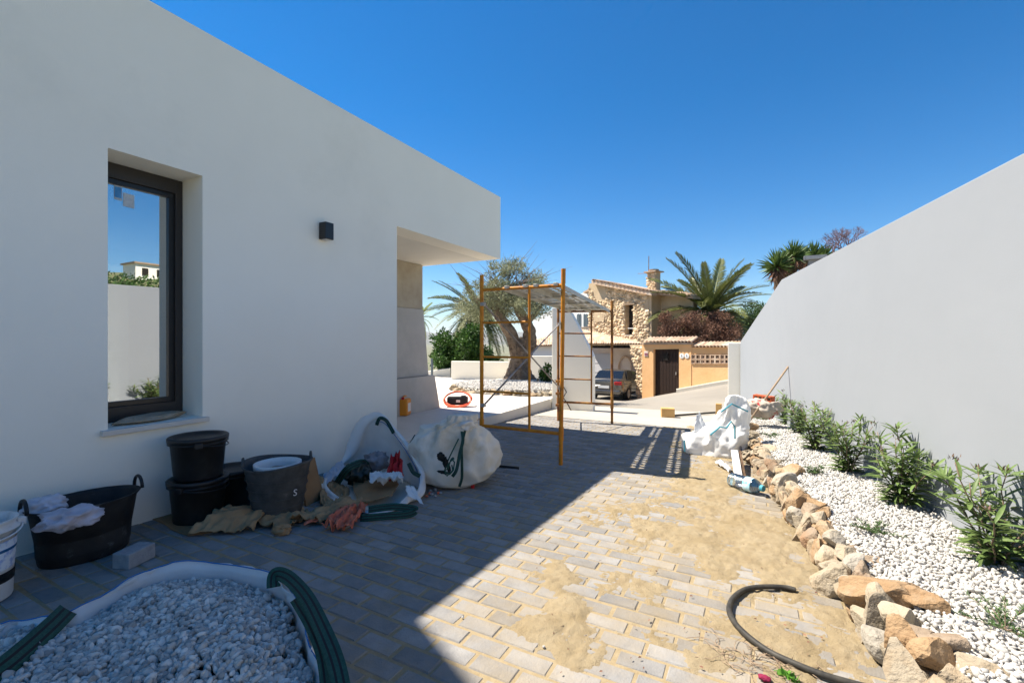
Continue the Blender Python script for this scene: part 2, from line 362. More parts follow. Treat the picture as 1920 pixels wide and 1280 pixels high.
# ---- drive: sand bed + pavers
g = MB(); g.grid(lambda u, v: Vector((-4.4 + 7.2 * u, -3 + 12.76 * v, gz(0, -3 + 12.76 * v) - .0045)), 3, 20)
drive = struct(g.build('driveway', M['jointsand']))
PL, PW = .199, .0985; JX, JY = .0105, .0105
def paver_mesh(seed):
    r = random.Random(seed); m = MB(); b = .006
    x, y = PL / 2 - r.uniform(0, .002), PW / 2 - r.uniform(0, .002)
    vs = [(-x, -y, -.05), (x, -y, -.05), (x, y, -.05), (-x, y, -.05), (-x, -y, -b), (x, -y, -b), (x, y, -b), (-x, y, -b),
          (-x + b, -y + b, 0), (x - b, -y + b, 0), (x - b, y - b, 0), (-x + b, y - b, 0)]
    m.add(vs, [(0, 1, 5, 4), (1, 2, 6, 5), (2, 3, 7, 6), (3, 0, 4, 7), (4, 5, 9, 8), (5, 6, 10, 9), (6, 7, 11, 10), (7, 4, 8, 11), (8, 9, 10, 11)])
    return m
pms = [paver_mesh(i) for i in range(5)]; pme = []
for m in pms:
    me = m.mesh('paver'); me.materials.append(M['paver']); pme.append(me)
cand = []; row = 0; y = -1.0
while y < 9.3:
    x = -3.99 + (PL + JX) / 2 * (row % 2) - .1
    while x < 1.9 - .15 * y:
        cand.append((x, y)); x += PL + JX
    y += PW + JY; row += 1
def inview(x, y):
    dep = -_s * x + _c * y
    if dep < .3: return False
    u = 960 + F * (_c * x + _s * y) / dep; v = HZ - F * (gz(x, y) - EYE) / dep
    if u < 560 and v > 1075: return False       # under the gravel bag
    if u < 280 and v > 1000: return v < 1140 and u > 40
    return -20 < u < 1660 and v < 1300 and u < 1640 - max(0, (1275 - v)) * .55 + 20
near = sorted([c for c in cand if inview(*c)], key=lambda c: -_s * c[0] + _c * c[1])
pick = set(near[:300]); far = MB(); slope = math.atan(-.03)
for (x, y) in cand:
    tz = random.uniform(-.0028, .0016); rx, ry, rz = random.gauss(0, .009), random.gauss(0, .008), random.gauss(0, .009); jx, jy = random.gauss(0, .0018), random.gauss(0, .0018)
    loc = Vector((x + jx, y + jy, gz(0, y) + tz)); i = random.randrange(5)
    if (x, y) in pick:
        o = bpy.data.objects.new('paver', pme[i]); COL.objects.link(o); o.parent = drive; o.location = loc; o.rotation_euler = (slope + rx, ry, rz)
    else:
        Rm = Euler((slope + rx, ry, rz)).to_matrix(); far.add([Rm @ Vector(p) + loc for p in pms[i].v], pms[i].f)
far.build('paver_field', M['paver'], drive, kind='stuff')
# ---- loose sand on the paving (real height: it dips under the pavers where there is none)
blobs = [(1040, 1078, .11, .16, .9), (1062, 1130, .10, .12, 1), (1025, 1180, .14, .10, 1), (1055, 1218, .12, .08, .9), (1185, 1105, .2, .10, .45), (1250, 1205, .085, .06, .9),
         (1300, 1000, .55, .42, .85), (1400, 1010, .34, .6, 1), (1250, 958, .38, .25, .75), (1330, 905, .34, .8, .9), (1450, 1010, .22, .42, 1), (1370, 1062, .40, .22, .7),
         (1490, 1080, .2, .25, .8), (1445, 1190, .22, .16, .75), (1560, 1200, .14, .2, .7), (1400, 1245, .28, .1, .6), (1350, 840, .35, 1.1, .9), (1290, 1110, .2, .1, .4),
         (1330, 800, .5, 1.0, .75), (960, 975, .06, .05, .3), (1500, 1240, .25, .12, .6)]
bl = [(gp(u, v), rx, ry, a) for u, v, rx, ry, a in blobs]
def sandh(x, y):
    m = -1.0
    for c, rx, ry, a in bl:
        dx, dy = (x - c.x) / rx, (y - c.y) / ry; d = dx * dx + dy * dy
        if d < 4: m = max(m, a * (1.15 - d ** .5 * .62))
    if m < -.5: return -1
    n = nz((x, y, 0), 4, 1) * .55 + nz((x, y, 0), 11, 2) * .42 + nz((x, y, 0), 30, 3) * .30 + nz((x, y, 0), 70, 4) * .20
    return m + n - .36
def sandfn(u, v):
    x = -1.75 + 2.5 * u; y = 1.25 + 7.6 * v; h = sandh(x, y)
    z = -.010 + max(-.006, min(.020, h * .028)) + .0065 + (.0016 * nz((x, y, 0), 55, 8) if h > 0 else 0)
    return Vector((x, y, gz(x, y) + z))
g = MB(); g.grid(sandfn, 190, 500)
keep = [f for f in g.f if max(g.v[i][2] - gz(g.v[i][0], g.v[i][1]) for i in f) > -.006]; g.f = keep; g.m = [0] * len(keep)
g.build('sand', M['sand'], smooth=True, label='loose yellow building sand spread over the sunlit paving beside the stone border', cat='sand', kind='stuff')
# ================================================================== HOUSE ON THE LEFT
def wallgrid(m, us, vs, hole, P, D):
    nu, nv = len(us) - 1, len(vs) - 1
    sol = lambda i, j: 0 <= i < nu and 0 <= j < nv and not hole(i, j)
    D = Vector(D)
    for i in range(nu):
        for j in range(nv):
            if not sol(i, j): continue
            a, b, c, d = [Vector(P(us[p], vs[q])) for p, q in ((i, j), (i + 1, j), (i + 1, j + 1), (i, j + 1))]
            m.add([a, b, c, d], [(0, 1, 2, 3)]); m.add([p + D for p in (a, b, c, d)], [(3, 2, 1, 0)])
            for (di, dj), (p, q) in (((0, -1), (a, b)), ((1, 0), (b, c)), ((0, 1), (c, d)), ((-1, 0), (d, a))):
                if not sol(i + di, j + dj): m.add([p, q, q + D, p + D], [(0, 1, 2, 3)])
WX = -4.0; FX = -4.34
house = thing('modern_house', 'flat roofed white rendered house with tall window and overhanging porch roof, on the left', 'house', (-4.2, 2, 0), world=True)
m = MB(); wallgrid(m, [-3, 1.48, 2.10, 4.40, 7.06], [-.5, .67, 2.645, 2.74, 3.84], lambda i, j: (i == 1 and j == 1) or (i == 3 and j < 3), lambda y, z: (WX, y, z), (-.34, 0, 0))
m.build('wall', M['plaster'], house, bevel=.006)
m = MB(); m.box((-8.17, 2.03, 3.24), (7.66, 10.05, 1.0)); m.build('roof', M['soffit'], house, bevel=.01)
m = MB(); m.box((-8.2, 4.22, 1.12), (7.7, .34, 3.2)); m.build('side_wall', M['plaster'], house)
m = MB(); m.box((-7.5, 1.0, -.05), (6.3, 6.2, .1)); m.build('interior_floor', M['tile_floor'], house)
m = MB(); wallgrid(m, [-2.5, 1.2, 3.6, 4.05], [0, .3, 2.5, 2.74], lambda i, j: i == 1 and j == 1, lambda y, z: (-9.0, y, z), (-.3, 0, 0)); m.build('rear_wall', M['plaster'], house)
m = MB(); m.box((-6.6, -.6, 1.37), (4.5, .2, 2.74)); m.build('inner_wall', M['plaster'], house)
# upper storey set back behind the parapet (out of frame): shades the near foreground
Hs = 7.0; of = SDIR * (Hs / SDIR.z)
e0, e1 = Vector((-2.6, 2.32, 0)) + of, Vector((-.1, 1.05, 0)) + of
m = MB(); m.prism([(e0.x, e0.y, 3.74), (e1.x, e1.y, 3.74), (e1.x, -3, 3.74), (-11, -3, 3.74), (-11, e0.y, 3.74)], (0, 0, Hs - 3.74 - .03)); m.build('upper_storey', M['plaster'], house)
# stone cladding at the porch
PX = -5.65
def pp(u, v, X=PX): q = pX(u, v, X); return (q.y, q.z)
yt = 6.93
m = MB(); m.prism([(PX, 4.39, 1.89), (PX, yt, 1.89), (PX, yt, 2.735), (PX, 4.39, 2.735)], (-.3, 0, 0)); m.build('travertine_panel', M['trav'], house, bevel=.004, label='brown vein cut travertine panel under the porch ceiling')
y2, z2 = pp(803, 703)
m = MB(); m.prism([(PX + .01, 4.39, z2), (PX + .01, y2, z2), (PX + .01, yt + .01, 1.885), (PX + .01, 4.39, 1.885)], (-.3, 0, 0)); m.build('cladding_panel', M['clad'], house, bevel=.004)
y3, z3 = pp(815, 702, PX + .08); y4, z4 = pp(825, 762, PX + .08)
m = MB(); m.prism([(PX + .08, 4.39, -.06), (PX + .08, y4, -.06), (PX + .08, y3, z2 - .004), (PX + .08, 4.39, z2 - .004)], (-.5, 0, 0)); m.build('plinth_panel', M['clad'], house, bevel=.004)
# window
wn = MB()
Y0, Y1, Z0, Z1 = 1.48, 2.10, .672, 2.645
fr = MB(); t = .055
for (c, s) in (((FX, (Y0 + Y1) / 2, Z1 - t / 2 - .03), (.08, Y1 - Y0 - .002, t + .06)), ((FX, (Y0 + Y1) / 2, Z0 + .058), (.08, Y1 - Y0 - .002, .115)), ((FX, Y0 + t / 2, (Z0 + Z1) / 2), (.082, t, Z1 - Z0 - .004)), ((FX, Y1 - t / 2, (Z0 + Z1) / 2), (.082, t, Z1 - Z0 - .004))): fr.box(c, s)
win = fr.build('window', M['frame'], house, bevel=.004)
sa = MB(); t2 = .04; yi0, yi1, zi0, zi1 = Y0 + t, Y1 - t, Z0 + .115, Z1 - .115
for (c, s) in (((FX - .006, (yi0 + yi1) / 2, zi1 - t2 / 2), (.05, yi1 - yi0, t2)), ((FX - .006, (yi0 + yi1) / 2, zi0 + t2 / 2), (.05, yi1 - yi0, t2)), ((FX - .006, yi0 + t2 / 2, (zi0 + zi1) / 2), (.052, t2, zi1 - zi0)), ((FX - .006, yi1 - t2 / 2, (zi0 + zi1) / 2), (.052, t2, zi1 - zi0))): sa.box(c, s)
sa.build('sash', M['dark'], win, bevel=.003)
pn = MB(); pn.box((FX - .006, (yi0 + yi1) / 2, (zi0 + zi1) / 2), (.006, yi1 - yi0 - t2, zi1 - zi0 - t2)); pn.build('pane', M['glass'], win)
def sticker(u0, v0, u1, v1, mt, off=.002):
    X = FX - .006 + .003 + off; q = MB(); q.add([pX(u0, v0, X), pX(u1, v0 + (u1 - u0) * .27, X), pX(u1, v1 + (u1 - u0) * .27, X), pX(u0, v1, X)], [(0, 1, 2, 3)]); return q.build('sticker', mt, win, solid=.0006)
M['stblue'] = mat('stblue', (.05, .25, .6), (.10, .35, .7), 30, .4); M['stwhite'] = mat('stwhite', (.6, .66, .72), (.45, .52, .6), 40, .4)
sticker(214, 345, 229, 373, M['stwhite']); sticker(215, 349, 228, 369, M['stblue'], .004); sticker(231, 361, 252, 386, M['stwhite'])
m = MB(); m.box((WX - .145, 1.785, .65), (.37, .70, .038)); m.build('window_sill', M['tile_floor'], house, bevel=.004)
# flat stone on the sill
vs, fs = rock(31, (.10, .27, .052), 4, 10, .5, .8); st = MB(); c = Vector((WX - .13, 1.80, .695))
st.add([Vector(v) + c for v in vs], fs); st.build('flat_stone', M['st_cream'], smooth=True, label='flat rough stone slab lying on the window sill', cat='stone')
# wall lamp
wl = thing('wall_lamp', 'small black box wall lamp on the white house wall', 'wall lamp', (WX, 3.28, 2.43), world=True)
m = MB(); m.box((WX + .06, 3.275, 2.43), (.10, .105, .175)); m.build('lamp_body', M['dark'], wl, bevel=.006)
m = MB(); m.box((WX + .005, 3.275, 2.43), (.01, .08, .12)); m.build('back_plate', M['dark'], wl)
m = MB(); m.box((WX + .06, 3.275, 2.341), (.07, .07, .004)); m.build('lens', M['whitepl'], wl)
# porch floor
m = MB(); m.box((-8.9, 7.06, -.257), (9.5, 5.34, .40)); struct(m.build('porch_floor', M['tile_floor'], bevel=.008))
# ================================================================== RIGHT WALL
def wxl(y): return 1.775 - .164 * y
bw = thing('boundary_wall', 'tall white rendered boundary wall behind the oleander bed, its top stepping down to the street', 'wall', (wxl(5), 5, 0), world=True)
prof = [(-4, -.6), (12.76, -.9), (12.76, 1.25), (8.5, 2.267), (-4, 2.267)]
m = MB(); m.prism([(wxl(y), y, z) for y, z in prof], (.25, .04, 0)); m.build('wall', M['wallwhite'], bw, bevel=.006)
a = pY(1365, 643, 12.82); b = pY(1387, 643, 12.82)
m = MB(); m.prism([(a.x, 12.82, -.9), (b.x + .2, 12.82, -.9), (b.x + .2, 12.82, a.z), (a.x, 12.82, a.z)], (0, .3, 0)); m.build('end_pillar', M['plaster'], bw, bevel=.008)
# ================================================================== WHITE SLAB WALL BY THE STREET
pp0 = Vector((-3.15, 9.82, 0)); nn = Vector((.14, -1, 0)).normalized()
def ps(u, v, off=0): return pplane(u, v, pp0 - nn * off, nn)
cur = [(1035, 772), (1112, 775), (1112, 668), (1104, 651), (1095, 634), (1086, 616), (1077, 599), (1070, 586), (1062, 578), (1035, 577)]
m = MB(); m.prism([ps(u, v) for u, v in cur], -nn * .28)
m.build('slab_wall', M['plaster'], bevel=.008, label='white freestanding wall with a cut slanted corner behind the scaffold', cat='wall')
# ================================================================== LOW WHITE WALLS BEHIND THE OLIVE
def lowwall(label, pts, k, th=.22):
    q = [pk(u, v, k) for u, v in pts]; m = MB(); n = ray(960, 637).normalized(); n.z = 0
    m.prism(q, n * th); return m.build('low_wall', M['plaster'], bevel=.01, label=label, cat='wall')
lowwall('low white garden wall on the left behind the olive trunk', [(846, 735), (962, 735), (962, 678), (846, 677)], .0188)
lowwall('higher white garden wall on the right behind the olive trunk', [(953, 740), (1040, 740), (1040, 667.5), (953, 667.5)], .0182)
lowwall('lowest white wall beside the stone clad porch', [(795, 730), (844, 730), (844, 690), (795, 697)], .0205)
m = MB(); q = pk(810, 672, .0200); m.tube([q, q - Vector((0, 0, .75))], .045, 8); m.build('fence_post', M['shutter'], label='dark thin fence post standing left of the low white walls', cat='post')
# ================================================================== PLANTING BED ON THE RIGHT
def sxl(y): return .426 - .134 * (y - 2.3)       # foot line of the stone border
def bedz(x, y):
    t = (x - sxl(y)) / max(.2, (wxl(y) - sxl(y)))
    return gz(x, y) + .17 + .07 * sm(t * 1.6) + .02 * nz((x, y, 0), 2.5, 4)
g = MB(); g.grid(lambda u, v: (lambda y: Vector((sxl(y) + .15 + (wxl(y) - sxl(y) - .14) * u, y, bedz(sxl(y) + .15 + (wxl(y) - sxl(y) - .14) * u, y) - .02 - (.14 if u == 0 else (.03 if u < .1 else 0)))))(.9 + 8.4 * v), 14, 80)
struct(g.build('planting_bed', M['bedbase'], smooth=True))
P = []; S = []
n = 0
while len(P) < 26000:
    y = 1.2 + 8.0 * random.random() ** 1.35; x0, x1 = sxl(y) + .19, wxl(y) - .01; x = random.uniform(x0, x1)
    s = random.uniform(.007, .0135) * (1.1 if random.random() < .9 else 1.4)
    P.append((x, y, bedz(x, y) - .012 + random.uniform(-.004, .014) - .05 * sm((sxl(y) + .27 - x) / .08))); S.append(s)
pebbles('white_pebbles', P, np.array(S), M['peb_white'], 1, flat=(1.15, .85, .55), label='white marble chippings covering the raised oleander bed along the right wall', cat='gravel', kind='stuff')
# ---- stone border: (u, v, w, h, kind, offset inward)
sb = thing('stone_border', 'dry stacked border of rough cream and ochre stones along the sandy paving', 'stone border', (sxl(4), 4, gz(0, 4)), world=True)
C, O, B, G = 'st_cream', 'st_ochre', 'st_brown', 'st_grey'
ST = [(1641, 1182, 64, 120, C, .03), (1702, 1226, 78, 140, O, .05), (1766, 1212, 96, 86, B, .16), (1677, 1117, 146, 92, O, .15), (1735, 1128, 60, 50, O, .22), (1577, 1092, 86, 112, C, .03), (1592, 1040, 78, 66, B, .13), (1628, 1062, 66, 34, B, .17), (1608, 1112, 60, 60, G, .06),
      (1550, 990, 54, 52, O, .13), (1514, 1004, 52, 72, C, .03), (1540, 1024, 40, 56, C, .05), (1496, 958, 56, 72, O, .03), (1527, 947, 50, 30, O, .12), (1546, 966, 40, 34, O, .15), (1482, 915, 54, 50, G, .11), (1462, 938, 32, 62, C, .02), (1482, 889, 52, 46, O, .16), (1452, 872, 62, 32, C, .12), (1442, 914, 38, 50, C, .02), (1428, 890, 34, 44, C, .02),
      (1434, 846, 42, 28, C, .12), (1412, 866, 30, 40, G, .02), (1405, 822, 42, 30, C, .08), (1398, 848, 26, 34, B, .02), (1406, 797, 26, 18, O, .10), (1425, 828, 26, 18, O, .16), (1392, 815, 22, 40, C, .0), (1386, 832, 22, 36, C, .0), (1830, 1262, 110, 70, C, .22), (1760, 1272, 90, 90, C, .12), (1655, 1250, 50, 60, G, .02),
      (1530, 1045, 34, 46, C, .02), (1622, 1150, 40, 60, B, .05), (1560, 1060, 40, 40, G, .06), (1475, 965, 26, 40, G, .02), (1700, 1160, 50, 30, C, .12), (1396, 800, 22, 24, C, .05), (1390, 790, 18, 18, C, .06), (1382, 805, 18, 24, G, .0)]
for i, (u, v, w, h, kd, off) in enumerate(ST):
    d = ray(u, v); # vertical plane x = sxl(y)+off+~half depth
    a = off + .07; k = (sxl(0) + a) / (d.x + .134 * d.y)
    c = pk(u, v, k); W, H = w * k, h * k; dp = max(.06, min(W, H) * random.uniform(.75, 1.0))
    vs, fs = rock(200 + i, (W * .60, dp * .62, H * .60), 4 if w > 45 else 3, 11, .42, .8, .10)
    q = math.atan2(d.x, d.y); Rm = Matrix.Rotation(-q + random.uniform(-.25, .25), 3, 'Z') @ Matrix.Rotation(random.uniform(-.2, .2), 3, 'Y')
    mm = MB(); mm.add([Rm @ Vector(p) + c for p in vs], fs); mm.build('stone', M[kd], sb, smooth=False)
y = 6.0; i = 0
while y < 9.4:                                   # far end, half hidden by the bags
    for off, zz in ((.04, .08), (.12, .19)):
        vs, fs = rock(300 + i, (.085, .10, .08), 3, 10, .45, .8, .1); mm = MB(); mm.add([Vector(p) + Vector((sxl(y) + off, y + random.uniform(-.03, .03), gz(0, y) + zz)) for p in vs], fs)
        mm.build('stone', M[random.choice((C, C, O, G))], sb); i += 1
    y += .17
y = 1.2
while y < 2.2:
    vs, fs = rock(400 + i, (.10, .12, .12), 3, 10, .45, .8, .1); mm = MB(); mm.add([Vector(p) + Vector((sxl(y) + .06, y, gz(0, y) + .12)) for p in vs], fs); mm.build('stone', M[C], sb); i += 1; y += .2
# small filler rubble between the stones
P_unused = [(sxl(y) + .06 + random.uniform(-.02, .06), y, gz(0, y) + random.uniform(.02, .16)) for y in np.linspace(1.2, 9.3, 260)]
y = 1.25
while y < 6.2:
    w = random.uniform(.075, .115)
    for off, zz, hh in ((.085, .085, .10), (.15, .17, .075)):
        vs, fs = rock(1600 + i, (.075, w, hh * random.uniform(.85, 1.1)), 3, 10, .45, .8, .1); Rm = Matrix.Rotation(random.uniform(-.3, .3), 3, 'Z') @ Matrix.Rotation(random.uniform(-.25, .25), 3, 'X'); mm = MB()
        mm.add([Rm @ Vector(p) + Vector((sxl(y) + off, y + (.06 if zz > .1 else 0), gz(0, y) + zz)) for p in vs], fs); mm.build('stone', M[random.choice((C, C, O, G, B))], sb); i += 1
    y += w * 1.55
# ---- oleanders
def leafmesh(seed):
    r = random.Random(seed); m = MB(); n = 7; w0 = r.uniform(.12, .16); bend = r.uniform(.05, .28); vs = []
    for i in range(n):
        t = i / (n - 1); w = w0 * math.sin(math.pi * min(1, t * .96 + .04)) ** .75 * .5; z = -bend * t * t
        vs += [(-w, t, z + w * .35), (0, t, z), (w, t, z + w * .35)]
    fs = []
    for i in range(n - 1):
        a = i * 3; fs += [(a, a + 1, a + 4, a + 3), (a + 1, a + 2, a + 5, a + 4)]
    m.add(vs, fs); me = m.mesh('leaf'); me.materials.append(M['leaf_ole']); me.polygons.foreach_set('use_smooth', [True] * len(me.polygons)); return me
LM = [leafmesh(i) for i in range(5)]
LMv = [(np.array([v.co[:] for v in me.vertices]), np.array([list(p.vertices) for p in me.polygons])) for me in LM]
def oleander(label, loc, h, w, seed, nst, single):
    r = random.Random(seed); t = thing('oleander', label, 'shrub', loc, 0, 'oleanders along the white wall')
    sm_ = MB(); AV = []; AF = []; nv = 0; nl = 0; buds = []
    for s in range(nst):
        a = 2 * math.pi * (s + r.random() * .7) / nst; lean = r.uniform(.12, .5) * (0.35 if s == 0 else 1)
        H = h * r.uniform(.55, .86) * (1.06 if s < 2 else 1); pts = []
        for q in range(7):
            f = q / 6; rad = w * lean * (f ** 1.3) * 1.15
            pts.append(Vector((math.cos(a) * rad + .008 * r.gauss(0, 1), math.sin(a) * rad + .008 * r.gauss(0, 1), -.06 + (H + .06) * f)))
        sm_.tube(pts, [.006 - .0035 * q / 6 for q in range(7)], 5)
        for q in range(r.randint(11, 14)):                           # whorls of leaves up the stem
            f = .16 + .84 * q / 12.5; f = min(f, 1)
            i0 = min(5, int(f * 6)); p = pts[i0].lerp(pts[i0 + 1], f * 6 - i0); ax = (pts[i0 + 1] - pts[i0]).normalized()
            for z in range(3 if f < .95 else 6):
                b = 1.57 * z + q * 1.05 + r.uniform(-.4, .4); el = r.uniform(.15, .75) + .55 * max(0, f - .6) - (.5 * (.5 - f) if f < .5 else 0)
                d = (Vector((math.cos(b), math.sin(b), 0)) * math.cos(el) + ax * math.sin(el)).normalized()
                L = r.uniform(.10, .16) * (1 - .25 * (f > .93)) * h / .55
                x = d.cross(Vector((0, 0, 1))).normalized(); zz = x.cross(d)
                Rm = Matrix((x, d, zz)).transposed() @ Matrix.Rotation(r.uniform(-.5, .5), 3, 'Y')
                if single and nl < 300:
                    o = bpy.data.objects.new('leaf', LM[r.randrange(5)]); COL.objects.link(o); o.parent = t
                    o.matrix_local = Matrix.Translation(p) @ (Rm.to_4x4() @ Matrix.Scale(L, 4)); nl += 1
                else:
                    V, Fq = LMv[r.randrange(5)]; AV.append((np.array(Rm) @ (V * L).T).T + np.array(p)); AF.append(Fq + nv); nv += len(V)
        buds.append(pts[-1])
    sm_.build('stem', M['twig'], t, smooth=True)
    if AV: link('foliage', npmesh('foliage', np.concatenate(AV), np.concatenate(AF), M['leaf_ole'], True), t, kind='stuff')
    P_, D_ = [], []
    for b in buds[::2]:
        for q in range(10): P_.append(b + Vector((r.gauss(0, .012), r.gauss(0, .012), r.uniform(0, .03)))); D_.append((r.gauss(0, .5), r.gauss(0, .5), 1))
    leaves('bud', P_, D_, rng.normal(size=(len(P_), 3)), .03, .008, M['bud'], t, kind='stuff')
    return t
M['bud'] = mat('bud', (.16, .08, .07), (.10, .10, .05), 20, .8)
OL = [((1862, 1052), .60, .56, 9, True, 'largest oleander shrub, nearest, at the right edge of the picture'), ((1692, 945), .60, .50, 10, True, 'second nearest oleander shrub in the white chippings, spreading wide'),
      ((1592, 885), .55, .44, 10, False, 'third oleander shrub from the right picture edge'), ((1528, 842), .58, .46, 10, False, 'fourth oleander shrub from the right picture edge, bushy'),
      ((1503, 812), .56, .44, 10, False, 'fifth oleander shrub from the right picture edge'), ((1478, 794), .60, .44, 10, False, 'farthest oleander shrub, beside the leaning stick')]
for i, ((u, v), h, w, ns, sg, lb) in enumerate(OL):
    d = ray(u, v); y = 1
    p = pz(u, v, .13)
    for _ in range(6): p = pz(u, v, bedz(p.x, p.y))
    oleander(lb, (p.x, p.y, p.z - .01), h, w, 50 + i, ns, sg)
# ---- low juniper plants
def juniper(label, u, v, w, h, seed):
    p = pz(u, v, .13)
    for _ in range(6): p = pz(u, v, bedz(p.x, p.y))
    t = thing('ground_cover_plant', label, 'plant', (p.x, p.y, p.z), 0, 'small plants in the white chippings'); r = random.Random(seed)
    P_, D_ = [], []; st_ = MB()
    for s in range(11):
        a = r.uniform(0, 6.28); L = w * r.uniform(.35, .6); e = r.uniform(.15, .9) * h
        pts = [Vector((math.cos(a) * L * f, math.sin(a) * L * f, e * f * (1.5 - .6 * f))) for f in (0, .33, .66, 1)]
        st_.tube(pts, .0016, 4)
        for q in range(46):
            f = r.uniform(.1, 1) * 3; i0 = min(2, int(f)); c = pts[i0].lerp(pts[i0 + 1], f - i0); P_.append(c)
            D_.append((math.cos(a) * .5 + r.gauss(0, .7), math.sin(a) * .5 + r.gauss(0, .7), r.uniform(0, 1)))
    st_.build('stem', M['twig'], t); leaves('foliage', P_, D_, rng.normal(size=(len(P_), 3)), rng.uniform(.018, .034, len(P_)), .005, M['leaf_jun'], t, kind='stuff')
juniper('dark green low plant at the right edge of the chippings', 1885, 1180, .30, .10, 1)
juniper('feathery low plant amid the chippings near the brown border stones', 1638, 998, .26, .07, 2)
juniper('small sprig in the chippings beside the orange border stone', 1528, 888, .16, .09, 3)
juniper('flat low plant in the chippings opposite the middle oleanders', 1448, 818, .26, .05, 4)
juniper('farthest low plant at the foot of the leaning stick', 1425, 786, .26, .05, 5)
# ================================================================== OLIVE BED
ob = thing('olive_bed', 'round raised bed of pale gravel edged with stones around the olive tree', 'planting bed', (-5.9, 11.4, 0), world=True)
bc = Vector((-5.95, 11.5, 0)); brx, bry = 1.85, 1.75; bz = .04
def bedf(u, v):
    a = u * 2 * math.pi; q = v; return Vector((bc.x + brx * q * math.cos(a), bc.y + bry * q * math.sin(a), bz + .10 * (1 - q * q) + .02 * nz((q * 3, a, 0), 2) - (.3 if v > .99 else 0)))
m = MB(); m.grid(bedf, 48, 12, wrap=True); m.build('bed_top', M['bedbase'], ob, smooth=True)
P = []
for i in range(5200):
    a, q = random.uniform(math.pi * .95, math.pi * 2.05), random.random() ** .5 * .97; P.append((bc.x + brx * q * math.cos(a), bc.y + bry * q * math.sin(a), bz + .10 * (1 - q * q) + .01))
pebbles('gravel', P, rng.uniform(.016, .03, len(P)), M['peb_white'], 1, ob, kind='stuff')
for i in range(44):
    a = math.pi * .9 + i / 43 * math.pi * 1.2; s = random.uniform(.09, .16)
    vs, fs = rock(500 + i, (s * 1.15, s, s * .8), 3, 10, .45, .8, .1); mm = MB(); c = Vector((bc.x + brx * math.cos(a), bc.y + bry * math.sin(a), bz - .10 + random.uniform(-.02, .04)))
    Rm = Matrix.Rotation(random.uniform(0, 6), 3, 'Z'); mm.add([Rm @ Vector(p) + c for p in vs], fs); mm.build('stone', M[random.choice((C, O, C, G))], ob)
g = MB(); g.grid(lambda u, v: Vector((-12 + 7.75 * u, 9.7 + 4.2 * v, -.085 - .02 * v)), 3, 3); struct(g.build('terrace', M['tile_floor']))
# ---- olive tree
olive = thing('olive_tree', 'old gnarled olive tree with twisted double trunk in the round gravel bed', 'tree', (-6.2, 12.05, .1), world=True)
def knot(pts, rad, name, parent, n=26, sub=7, seed=0, amp=.18):
    P_ = []; R_ = []
    for i in range(len(pts) - 1):
        for q in range(sub):
            t = q / sub; t2 = t * t * (3 - 2 * t) * .3 + t * .7
            P_.append(Vector(pts[i]).lerp(Vector(pts[i + 1]), t2)); R_.append(rad[i] + (rad[i + 1] - rad[i]) * t)
    P_.append(Vector(pts[-1])); R_.append(rad[-1]); m = MB(); m.tube(P_, R_, n)
    cs = P_; vs = []
    for i, v in enumerate(m.v):
        c = cs[min(i // n, len(cs) - 1)]; d = Vector(v) - c; a = (i % n) / n * 6.283; tw = c.z * 2.2
        f = 1 + amp * math.sin(5 * a + tw) * .6 + amp * .5 * math.sin(9 * a - tw * 1.7 + seed) + amp * .8 * nz(v, 5, seed) + amp * .5 * nz(v, 13, seed); vs.append(tuple(c + d * f))
    m.v = vs; return m.build(name, M['bark'], parent, smooth=True)
ok = .0160
def op(u, v, dk=0): return pk(u, v, ok + dk)
knot([op(972, 722), op(972, 700), op(975, 682), op(978, 664), op(976, 650), op(985, 636)], [.60, .36, .26, .25, .24, .14], 'trunk', olive, seed=1, amp=.2)
knot([op(970, 668), op(966, 648), op(958, 625), op(946, 606), op(935, 590), op(925, 572), op(930, 550)], [.20, .19, .175, .16, .14, .10, .05], 'limb', olive, n=20, seed=3)
knot([op(984, 664), op(992, 645), op(994, 622), op(985, 600), op(975, 585), op(965, 565), op(960, 540)], [.19, .20, .18, .16, .13, .08, .04], 'limb', olive, n=20, seed=5)
knot([op(987, 605), op(1005, 588), op(1015, 570)], [.12, .07, .03], 'limb', olive, n=12, seed=6); knot([op(930, 575), op(910, 565), op(890, 560)], [.09, .06, .03], 'limb', olive, n=12, seed=7)
def clumps(name, cl, mt, parent, per=240, L=.07, W=.016, seed=0, twig=True, droop=.1, up=.2, cmin=0):
    P_, D_ = [], []; r = np.random.default_rng(seed); tw = MB()
    for (c, rad, dens) in cl:
        n = int(per * dens); c = np.array(c)
        d = r.normal(size=(n, 3)); d /= np.linalg.norm(d, axis=1, keepdims=True); q = np.maximum(cmin, r.random(n) ** .5)[:, None]
        nn_ = np.array([nz(x, 2.2, seed) for x in (d * 1.0 + c)])[:, None]
        p = c + d * q * np.array(rad) * (1 + .35 * nn_); P_.append(p); D_.append(d + r.normal(size=(n, 3)) * .7 + np.array([0, 0, up]))
    P_ = np.concatenate(P_); D_ = np.concatenate(D_)
    return leaves(name, P_, D_, r.normal(size=P_.shape), r.uniform(.7, 1.3, len(P_)) * L, W, mt, parent, droop, kind='stuff')
cl = []
rr = random.Random(4)
